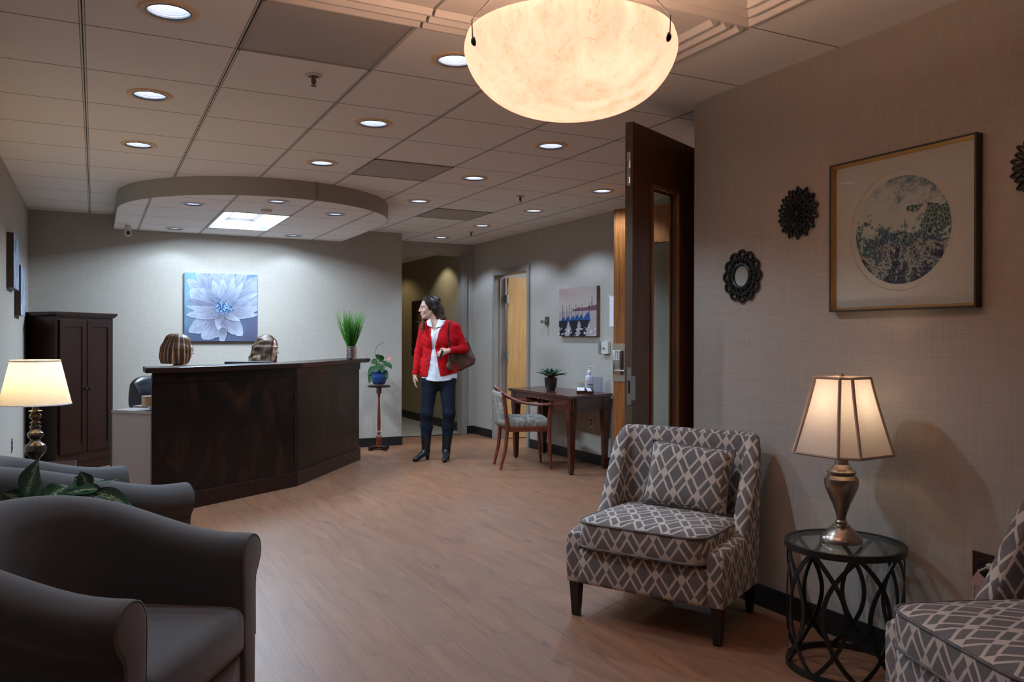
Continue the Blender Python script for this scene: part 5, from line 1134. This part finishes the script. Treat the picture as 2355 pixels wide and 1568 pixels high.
def outlet(label, loc, rz, mat='greypl'):
    t = plate('wall_outlet', label, 'outlet', loc, rz, .07, .115, mat)
    for dz in (-.02, .02): MB().rbox((0, -.007, dz), (.034, .004, .028), .001, 1).build('socket', MT['blackp'], t)
    return t
outlet('duplex outlet under the console table', (4.589, 7.14, .43), R(-90), 'plastic')
outlet('narrow outlet on the left wall beside the left lamp', (-.589, 7.565, .435), R(90))
t = plate('wall_outlet', 'dark two-gang outlet with white plug, by the lower right slipper chair', 'outlet', (2.879, 1.833, .462), R(-90), .118, .118, 'potblk', .007)
MB().bx(-.059, .059, -.008, 0, .0585, .0600).build('rim', MT['chrome'], t)
for dx in (-.023, .023):
    for dz in (-.02, .02): MB().rbox((dx, -.008, dz), (.034, .005, .028), .001, 1).build('socket', MT['blackp'], t)
t = thing('lamp_plug_and_cord', 'pale plug, tag and cord hanging from the two-gang outlet', 'cord', (2.879, 1.833, .462), R(-90))
MB().rbox((.025, -.022, .020), (.034, .026, .020), .004, 2).build('plug', MT['plastic'], t, smooth=True)
MB().tube([(.015, -.034, .018), (-.01, -.04, .0), (-.035, -.03, -.03), (-.045, -.02, -.12), (-.05, -.02, -.30), (-.08, -.03, -.42), (-.2, -.04, -.455)], .0035, 8).build('cord', MT['plastic'], t, smooth=True)
MB().box((-.010, -.045, -.035), (.045, .001, .05), ry=R(35)).build('warning_tag', mk('pink_tag', (.55, .36, .34), .7, var=.2, scale=40), t)
# ------------------------------------------------------------------ people
def hand(s, w, d, side, curl=.35, L=.085, up=(0, 0, 1), k=.004, grip=0):
    """palm from wrist w along d; five separate fingers; side=+1 puts the thumb on the left of d seen along -up"""
    w, d, up = Vector(w), Vector(d).normalized(), Vector(up); x = d.cross(up).normalized()*side; n = x.cross(d).normalized()*side   # n: back of hand
    s.cap(w, w+d*.045, .020, .024, .012); 
    for i in (-1, 1): s.cap(w+d*.02+x*.010*i, w+d*.075+x*.022*i, .014, .013, .010)
    s.cap(w+d*.03, w+d*.075, .016, .015, .012)
    for j, (o, l) in enumerate(((.027, .62), (.009, .70), (-.009, .66), (-.026, .52))):
        b = w+d*.078+x*o; a1 = curl+.05*j+grip; q = b; dd = d
        for m_, seg in enumerate((.42, .32, .26)):
            ang = a1*(.6+.5*m_); dd = (dd*math.cos(ang)-n*math.sin(ang)).normalized(); e = q+dd*(L*l*seg*1.15)
            s.cap(q, e, .0088-.0008*m_, .0082-.001*m_, k); q = e
    b = w+d*.025+x*.022; t1 = (d*.55+x*.75-n*.35).normalized(); e = b+t1*.034; s.cap(b, e, .012, .010, .008); t2 = (d*.9+x*.25-n*.45).normalized(); s.cap(e, e+t2*.028, .0098, .0075, .004)
def head(s, c, f, up=(0, 0, 1), sc=1.0):
    """skull, jaw, nose, lips, brow, eyes sockets, ear. f = facing direction"""
    c, f, up = Vector(c), Vector(f).normalized(), Vector(up).normalized(); r = f.cross(up).normalized(); up = r.cross(f).normalized()
    def P(x, y, z): return c+(r*x+f*y+up*z)*sc      # x right of the face, y forward, z up
    Rm = [[r.x, f.x, up.x], [r.y, f.y, up.y], [r.z, f.z, up.z]]
    s.ell(P(0, -.012, .035), (.074*sc, .092*sc, .088*sc), .02, Rm)
    s.ell(P(0, .030, -.025), (.058*sc, .055*sc, .075*sc), .03, Rm)
    s.cap(P(0, .052, -.080), P(0, .064, -.086), .020*sc, .017*sc, .025)                      # chin
    for i in (-1, 1):
        s.cap(P(i*.050, .0, -.045), P(i*.020, .045, -.082), .020*sc, .016*sc, .025)            # jaw
        s.ell(P(i*.036, .062, -.020), (.022*sc, .016*sc, .020*sc), .02, Rm)                  # cheek
        s.cap(P(i*.014, .083, .028), P(i*.042, .070, .030), .010*sc, .009*sc, .012)           # brow
        s.ell(P(i*.031, .090, .006), (.017*sc, .013*sc, .010*sc), .006, Rm, sub=True)          # socket
        s.ell(P(i*.031, .070, .005), (.0145*sc, .013*sc, .0125*sc), .004, Rm)
        s.ell(P(i*.075, -.008, -.002), (.010*sc, .017*sc, .031*sc), .006, Rm)                # ear
    s.cap(P(0, .084, .022), P(0, .103, -.018), .0085*sc, .0115*sc, .010); s.cap(P(-.010, .094, -.021), P(.010, .094, -.021), .009*sc, .009*sc, .006)   # nose
    s.cap(P(-.017, .082, -.045), P(.017, .082, -.045), .0080*sc, None, .006); s.cap(P(-.014, .081, -.057), P(.014, .081, -.057), .0085*sc, None, .006)  # lips
    return P
def face_bits(t, P, lipc=(.45, .13, .11)):
    for i in (-1, 1):
        MB().ball(P(i*.031, .0735, .0055), .0108, 12, 8).build('eye', MT['paper'], t, smooth=True)
        MB().ball(P(i*.031, .0815, .0050), .0052, 10, 8).build('iris', MT['blackp'], t, smooth=True)
        MB().tube([P(i*.012, .094, .030), P(i*.030, .0905, .036), P(i*.048, .076, .029)], [.0026, .003, .0014], 6).build('eyebrow', MT['potblk'], t)
        MB().tube([P(i*.017, .083, .0105), P(i*.031, .088, .0155), P(i*.045, .078, .009)], .0014, 5).build('eyelid', MT['potblk'], t)
    MB().tube([P(-.020, .082, -.0505), P(-.008, .0905, -.0480), P(0, .0900, -.0485), P(.008, .0905, -.0480), P(.020, .082, -.0505)], [.0012, .0026, .0024, .0026, .0012], 8).build('lips', mk('lip', lipc, .45, var=.05), t, smooth=True)

# ---- the standing woman: local x = picture right, y = away, z = up
wm = thing('person', 'standing woman in red blazer, white shirt and dark jeans, looking left', 'person', (3.208, 8.055, 0), R(-27.1))
HC = (-.068, .0, 1.605); HF = (-.90, -.40, -.06)
sp_ = dict(hipR=(-.045, 0, .89), hipL=(.125, 0, .89), knR=(-.085, -.02, .505), knL=(.152, -.03, .505), anR=(-.098, .02, .10), anL=(.118, .02, .10),
           shR=(-.112, .01, 1.415), shL=(.212, .03, 1.405), elR=(-.172, .03, 1.155), elL=(.300, .055, 1.180), wrR=(-.208, -.03, .905), wrL=(.158, -.165, 1.165))
def torso(s, e=0, z0=None):
    s.cap((.04, 0, .93), (.04, 0, .99), .135+e, .128+e, .05, sq=(.82, 1.25, 1)); s.cap((.04, 0, .99), (.035, 0, 1.12), .125+e, .108+e, .05, sq=(.85, 1.15, 1))
    s.cap((.035, 0, 1.12), (.045, 0, 1.30), .108+e, .130+e, .05, sq=(.83, 1.15, 1)); s.cap((.045, .01, 1.30), (.05, .01, 1.38), .128+e, .105+e, .05, sq=(.78, 1.15, 1))
    s.cap((-.075, .012, 1.412), (.175, .02, 1.407), .046+e, .046+e, .05)
    for i in (-.02, .11): s.ell((i, -.072, 1.265), (.054+e, .044+e, .054+e), .04)
def arms(s, e=0, stop=1.0):
    for a, b_, c_ in (('shR', 'elR', 'wrR'), ('shL', 'elL', 'wrL')):
        A, B, C_ = (Vector(sp_[q]) for q in (a, b_, c_)); s.cap(A, B, .050+e, .040+e, .03); s.cap(B, B.lerp(C_, stop), .041+e, .027+e, .02)
def legs(s, e=0, zmin=0):
    for h_, k_, a in (('hipR', 'knR', 'anR'), ('hipL', 'knL', 'anL')):
        s.cap(sp_[h_], sp_[k_], .088+e, .058+e, .03); m_ = Vector(sp_[k_]).lerp(Vector(sp_[a]), .35)+Vector((0, .018, 0)); s.cap(sp_[k_], m_, .056+e, .055+e, .03); s.cap(m_, sp_[a], .055+e, .037+e, .03)
s = SDF((-.33, -.32, .03), (.40, .22, 1.76), .0062)
torso(s); arms(s); legs(s); s.cap((.0, .01, 1.42), (-.045, .0, 1.53), .047, .045, .03)
PH_ = head(s, HC, HF)
hand(s, sp_['wrR'], (-.0, -.10, -1), -1, .25, up=(-1, -.2, 0)); hand(s, sp_['wrL'], (-.85, -.35, -.28), 1, .55, up=(.1, -.9, .4), grip=.1)
s.mesh('body', MT['skin'], wm, 1); face_bits(wm, PH_)
s = SDF((-.33, -.3, .18), (.40, .3, 1.0), .0075); legs(s, .007); s.cap((.04, 0, .90), (.04, 0, .97), .142, .132, .05, sq=(.82, 1.25, 1)); s.warp(.0010, 80, 1); s.clip(lambda X, Y, Z: np.maximum(Z-.878, .205-Z)); s.mesh('jeans', MT['jean'], wm, 1)
s = SDF((-.30, -.34, -.01), (.32, .22, .30), .006)
for a, dx, dy in (('anR', -.085, -.10), ('anL', -.005, -.14)):
    A = Vector(sp_[a]); m_ = Vector(sp_['kn'+a[-1]]).lerp(A, .35)+Vector((0, .018, 0)); s.cap(m_.lerp(A, .42), A+Vector((0, .003, .0)), .056, .043, .01); T = A+Vector((dx, dy, -.072)); s.cap(A+Vector((0, 0, -.01)), T, .036, .026, .03); s.cap(T, T+Vector((dx*.25, dy*.25, -.004)), .027, .022, .01)
    s.cap(A+Vector((.012, .028, -.02)), A+Vector((.014, .036, -.085)), .032, .020, .012)
s.clip(lambda X, Y, Z: -Z+.002); s.mesh('boots', MT['boot'], wm, 1)
# shirt with collar
s = SDF((-.2, -.25, .82), (.30, .24, 1.53), .0065); torso(s, .008); s.cap((.04, 0, .95), (.04, 0, .84), .143, .166, .04, sq=(.85, 1.28, 1)); s.cap((.0, .01, 1.42), (-.02, .0, 1.475), .060, .056, .03); s.warp(.0035, 38, 2)
s.clip(lambda X, Y, Z: np.maximum(Z-1.50-.25*Y, .852-.012*np.cos((X-.04)*14)-Z)); s.clip(lambda X, Y, Z: np.minimum(.05-np.abs(X-.0), np.minimum(.02-Y, Z-1.36-1.1*np.abs(X-.005)))); s.mesh('shirt', MT['white'], wm, 1)
b = MB()
for q in ([(-.046, -.052, 1.496), (-.020, -.098, 1.408), (-.072, -.098, 1.424), (-.082, -.056, 1.474)], [(.042, -.052, 1.498), (.014, -.100, 1.404), (.074, -.106, 1.420), (.090, -.058, 1.474)]): b.raw([Vector(p) for p in q], [(0, 1, 2, 3)])
o = b.build('collar', MT['white'], wm, rec=False); md = o.modifiers.new('t', 'SOLIDIFY'); md.thickness = .006
b = MB(); b.tube([(.0+.02*q, -.125-.012*math.sin(q*3), 1.36-.50*q) for q in [i/10 for i in range(11)]], .0025, 6); b.build('button_placket', MT['white'], wm)
# jacket
def xl(Z): return np.interp(Z, [.84, 1.0, 1.2, 1.38, 1.46, 1.6], [-.085, -.050, -.020, -.035, -.075, -.09])
def xr(Z): return np.interp(Z, [.84, 1.0, 1.2, 1.38, 1.46, 1.6], [.080, .045, .010, .055, .105, .12])
s = SDF((-.36, -.32, .82), (.43, .30, 1.52), .0065); torso(s, .017); s.cap((.04, 0, .99), (.045, 0, .88), .140, .150, .05, sq=(.80, 1.2, 1)); arms(s, .007, .93); s.warp(.0022, 60, 4)
def jcut(X, Y, Z):
    open_ = np.minimum(np.minimum(X-xl(Z), xr(Z)-X), .03-Y); hem = np.where((X < -.135) | (Y < -.13) & (X > .1), -1, (.888+.22*(X-.04)*(X > .04))-Z); return np.maximum(open_, hem)
s.clip(jcut); s.mesh('jacket', MT['red'], wm, 1)
b = MB()
for q in ([(-.050, -.058, 1.475), (-.022, -.134, 1.215), (-.080, -.126, 1.33), (-.092, -.090, 1.42), (-.088, -.05, 1.468)], [(.085, -.058, 1.475), (.014, -.136, 1.20), (.090, -.132, 1.30), (.118, -.105, 1.365), (.125, -.05, 1.455)]): b.raw([Vector(p) for p in q], [tuple(range(5))])
o = b.build('lapels', MT['red'], wm, rec=False); md = o.modifiers.new('t', 'SOLIDIFY'); md.thickness = .007
for z_, x_ in ((1.115, -.075), (1.06, -.072), (1.005, -.082)): MB().ball((x_, -.132, z_), (.009, .005, .009), 12, 8).build('button', MT['blackp'], wm)
# hair: crown plus long locks
MT['hairW'] = hairm('dark_brown_ombre_hair', (.010, .006, .005), (.030, .014, .009), (.20, .09, .045), 80, 1.42, 1.62, cen=(-.03, .03))
s = SDF((-.24, -.2, 1.30), (.20, .20, 1.76), .0062); PHh = PH_
s.ell(PHh(0, -.022, .045), (.086, .088, .099), .02); s.chain([PHh(-.01, .03, .115), PHh(-.062, .01, .075), PHh(-.076, -.025, .0)], [.020, .024, .030], .03); s.chain([PHh(.01, .03, .115), PHh(.062, .01, .075), PHh(.076, -.025, .0)], [.020, .024, .030], .03)
s.chain([(-.02, .03, 1.68), (.025, .04, 1.58), (.062, .035, 1.50), (.105, .035, 1.445), (.115, .06, 1.38)], [.06, .062, .050, .032, .02], .03); s.chain([(-.03, .06, 1.66), (.01, .085, 1.52), (.03, .10, 1.42), (.04, .115, 1.34)], [.06, .055, .05, .03], .03)
s.chain([(-.10, .05, 1.58), (-.12, .03, 1.50), (-.128, -.05, 1.45), (-.125, -.095, 1.40), (-.118, -.112, 1.36)], [.030, .022, .018, .015, .008], .02)
for p in (PHh(0, .085, -.005), PHh(0, .075, -.05)): s.ell(p, (.056, .062, .074), .012, sub=True)
s.warp(.0022, 95, 3); s.mesh('hair', MT['hairW'], wm, 1)
b = MB(); b.tube([(-.120, -.06, 1.455), (-.16, -.07, 1.462), (-.185, -.075, 1.468), (-.20, -.07, 1.455)], [.006, .004, .003, .001], 6); b.tube([(-.12, -.06, 1.44), (-.155, -.08, 1.435), (-.165, -.08, 1.42)], [.006, .003, .001], 6); b.build('hair_strand', MT['hairW'], wm, smooth=True)
# phone held, shoulder bag
MAT_W = Matrix.Translation((3.208, 8.055, 0)) @ Matrix.Rotation(R(-27.1), 4, 'Z')
t = thing('phone', 'dark phone held in the standing woman\'s left hand', 'phone', (0, 0, 0)); t.matrix_world = MAT_W @ Matrix.Translation((.085, -.235, 1.125)) @ Matrix.Rotation(R(18), 4, 'Y')
MB().rbox((0, 0, 0), (.020, .055, .095), .004, 2).build('case', MT['leather'], t, smooth=True)
t = thing('shoulder_bag', 'brown leather tote bag hanging from the standing woman\'s shoulder', 'bag', (0, 0, 0)); t.matrix_world = MAT_W
s = SDF((.10, -.26, .90), (.46, .26, 1.36), .007)
pol = [(.155, 1.12), (.30, 1.30), (.325, 1.31), (.425, 1.07), (.415, 1.02), (.27, .945), (.15, .965), (.13, .995)]
def bagf(X, Y, Z):
    d = np.full(X.shape, -9.0)
    n_ = len(pol); P_ = pol if sum((pol[(i+1) % n_][0]-pol[i][0])*(pol[(i+1) % n_][1]+pol[i][1]) for i in range(n_)) > 0 else pol[::-1]
    for i in range(n_):
        (x0, z0), (x1, z1) = P_[i], P_[(i+1) % n_]; L = math.hypot(x1-x0, z1-z0); d = np.maximum(d, (X-x0)*(-(z1-z0))/L+(Z-z0)*(x1-x0)/L)
    th = .030+.035*np.clip((1.2-Z)/.25, 0, 1); dy = np.abs(Y-np.interp(X, [.13, .17, .24, .32, .45], [-.125, -.11, .06, .12, .12]))-th; return np.sqrt(np.maximum(d+.02, 0)**2+np.maximum(dy+.02, 0)**2)+np.minimum(np.maximum(d+.02, dy+.02), 0)-.02
X, Y, Z = np.meshgrid(*s.ax, indexing='ij'); s.F = bagf(X, Y, Z).astype(np.float32); s.ell((.30, .09, 1.31), (.10, .02, .04), .02, sub=True); s.warp(.003, 34, 5); s.mesh('bag_body', MT['bag'], t, 2)
for dx, yy in ((0, -.035), (.014, .10)):
    MB().tube([(.172+dx, -.150+dx, 1.06), (.165+dx, -.145+dx, 1.15), (.150+dx, -.142+dx, 1.25), (.140+dx, -.128+dx, 1.34), (.142+dx, -.085+dx, 1.42), (.150+dx, -.03, 1.466), (.160+dx, .02, 1.474), (.175+dx, .075, 1.44), (.20+dx, .13, 1.36), (.25+dx, .14, 1.27)], .010, 8, flat=(1.2, .45)).build('strap', MT['bag'], t, smooth=True)
MB().ball((.285, .0, .985), .006, 8, 6).build('stud', MT['gold'], t); MB().tube([(.19, -.125, 1.06), (.25, -.055, 1.04), (.30, -.00, .985)], .004, 6).build('seam', MT['bag'], t, smooth=True)

# ---- seated receptionists, built facing -y then turned
def seated(label, loc, rz, headf, top, hairfn, hscale=1.0, legs_=True):
    t = thing('person', label, 'person', (*loc, 0), rz)
    s = SDF((-.34, -.62, .0), (.34, .24, 1.40), .0085)
    J = dict(hip=[(-.09, 0, .555), (.09, 0, .555)], kn=[(-.11, -.40, .54), (.11, -.40, .54)], an=[(-.11, -.38, .10), (.11, -.38, .10)], sh=[(-.165, .0, .985), (.165, .0, .985)], el=[(-.215, -.04, .80), (.215, -.04, .80)], wr=[(-.12, -.28, .80), (.12, -.28, .80)])
    def tor(s, e=0):
        s.cap((0, 0, .57), (0, -.01, .75), .13+e, .115+e, .05, sq=(.8, 1.2, 1)); s.cap((0, -.01, .75), (0, 0, .93), .115+e, .130+e, .05, sq=(.8, 1.15, 1)); s.cap((-.13, 0, .985), (.13, 0, .985), .055+e, .055+e, .05)
    def arm(s, e=0, st_=1):
        for i in (0, 1): s.cap(J['sh'][i], J['el'][i], .050+e, .042+e, .03); s.cap(J['el'][i], Vector(J['el'][i]).lerp(Vector(J['wr'][i]), st_), .041+e, .027+e, .02)
    def leg(s, e=0):
        for i in (0, 1): s.cap(J['hip'][i], J['kn'][i], .085+e, .06+e, .03); s.cap(J['kn'][i], J['an'][i], .056+e, .038+e, .03)
    tor(s); arm(s); leg(s); s.cap((0, .0, 1.0), (0, -.01, 1.10), .048, .046, .03); 
    for i in (0, 1): s.cap(J['an'][i], Vector(J['an'][i])+Vector((0, -.13, -.06)), .036, .028, .02)
    for i, sd in ((0, -1), (1, 1)): hand(s, J['wr'][i], (.0, -1, -.05), -sd, .12)
    hc = (0, -.015, 1.185); Pf = head(s, hc, headf, sc=hscale); s.mesh('body', MT['skin'], t, 1); face_bits(t, Pf)
    s = SDF((-.36, -.40, .50), (.36, .24, 1.10), .0095); tor(s, .012); arm(s, .013, .9); s.warp(.003, 40, 7); s.clip(lambda X, Y, Z: np.maximum(Z-1.035-.2*Y, .55-Z)); s.mesh('top', MT[top], t, 1)
    s = SDF((-.3, -.56, .10), (.3, .22, .72), .011); leg(s, .012); s.cap((0, 0, .58), (0, 0, .60), .15, .14, .05, sq=(.8, 1.2, 1)); s.clip(lambda X, Y, Z: np.maximum(Z-.66, .12-Z)); s.mesh('trousers', MT['jean'], t, 1)
    s = SDF((-.22, -.62, -.01), (.22, -.28, .16), .008)
    for i in (0, 1): A = Vector(J['an'][i]); s.cap(A+Vector((0, .01, -.03)), A+Vector((0, -.14, -.068)), .042, .030, .02)
    s.clip(lambda X, Y, Z: .002-Z); s.mesh('shoes', MT['boot'], t, 1)
    hairfn(t, Pf); return t
MT['navytop'] = fab('navy_blue_top', (.03, .05, .12)); MT['blacktop'] = fab('black_top', (.02, .02, .022))
MT['bob'] = hairm('auburn_bob_with_blonde_streaks', (.012, .005, .003), (.06, .022, .010), (.09, .035, .014), 90, 1.0, 1.05, streak=(.50, .23, .09))
def bob(t, P):
    s = SDF((-.18, -.20, .98), (.18, .20, 1.36), .006)
    s.ell(P(0, -.022, .045), (.092, .096, .100), .02)
    for i in range(25):
        a = R(74+i*212/24); x, y = math.sin(a)*.086, math.cos(a)*.096-.012; s.chain([P(x*.78, y*.8, .075), P(x*1.0, y*1.04, .0), P(x*1.06, y*1.10, -.060), P(x*1.03, y*1.05, -.130)], [.030, .030, .027, .020], .05)
    q0 = P(0, 0, -.118).z; s.clip(lambda X, Y, Z: q0-Z)
    s.ell(P(0, .095, -.01), (.052, .060, .085), .012, sub=True); s.warp(.0007, 90, 3); s.mesh('hair', MT['bob'], t, 1)
    b = MB()
    for i in (-1, 1): b.tube([P(i*.031+.021*math.cos(q), .094, .004+.016*math.sin(q)) for q in [j*math.pi/8 for j in range(16)]], .0013, 5, loop=True, up=(0, 0, 1)); b.tube([P(i*.052, .092, .008), P(i*.078, .0, .006)], .0013, 5)
    b.build('glasses', MT['blackp'], t)
def wavy(t, P):
    s = SDF((-.22, -.24, .88), (.22, .22, 1.36), .006)
    s.ell(P(0, -.022, .045), (.088, .092, .098), .02)
    for i in range(13):
        a = R(58+i*244/12); x, y = math.sin(a)*.086, math.cos(a)*.096-.012; w_ = .012*math.sin(i*2.1)
        s.chain([P(x*.8, y*.8, .075), P(x*1.08, y*1.08, .0), P(x*1.12+w_, y*1.12, -.055), P(x*1.28-w_, y*1.22, -.105), P(x*1.34+w_, y*1.28, -.15), P(x*1.2, y*1.2, -.20)], [.03, .030, .028, .028, .025, .012], .014)
    s.ell(P(0, .095, -.01), (.050, .058, .088), .012, sub=True); s.warp(.0035, 70, 6); s.mesh('hair', MT['wavyhair'], t, 1)
MT['wavyhair'] = hairm('light_brown_wavy_hair', (.030, .016, .010), (.085, .048, .030), (.32, .22, .14), 70, 1.02, 1.18)
def rotv(v, a): c_, s_ = math.cos(a), math.sin(a); return (v[0]*c_-v[1]*s_, v[0]*s_+v[1]*c_, v[2])
ph1 = R(66); seated('seated woman with highlighted auburn bob seen from behind, at the left of the desk', (.665, 7.745), R(65), rotv((.98, .14, -.08), -R(65)), 'navytop', bob)
seated('seated woman with light brown wavy hair, facing right behind the monitor', (1.475, 8.105), R(70), rotv((.88, -.47, -.16), -R(70)), 'blacktop', wavy, 1.0)
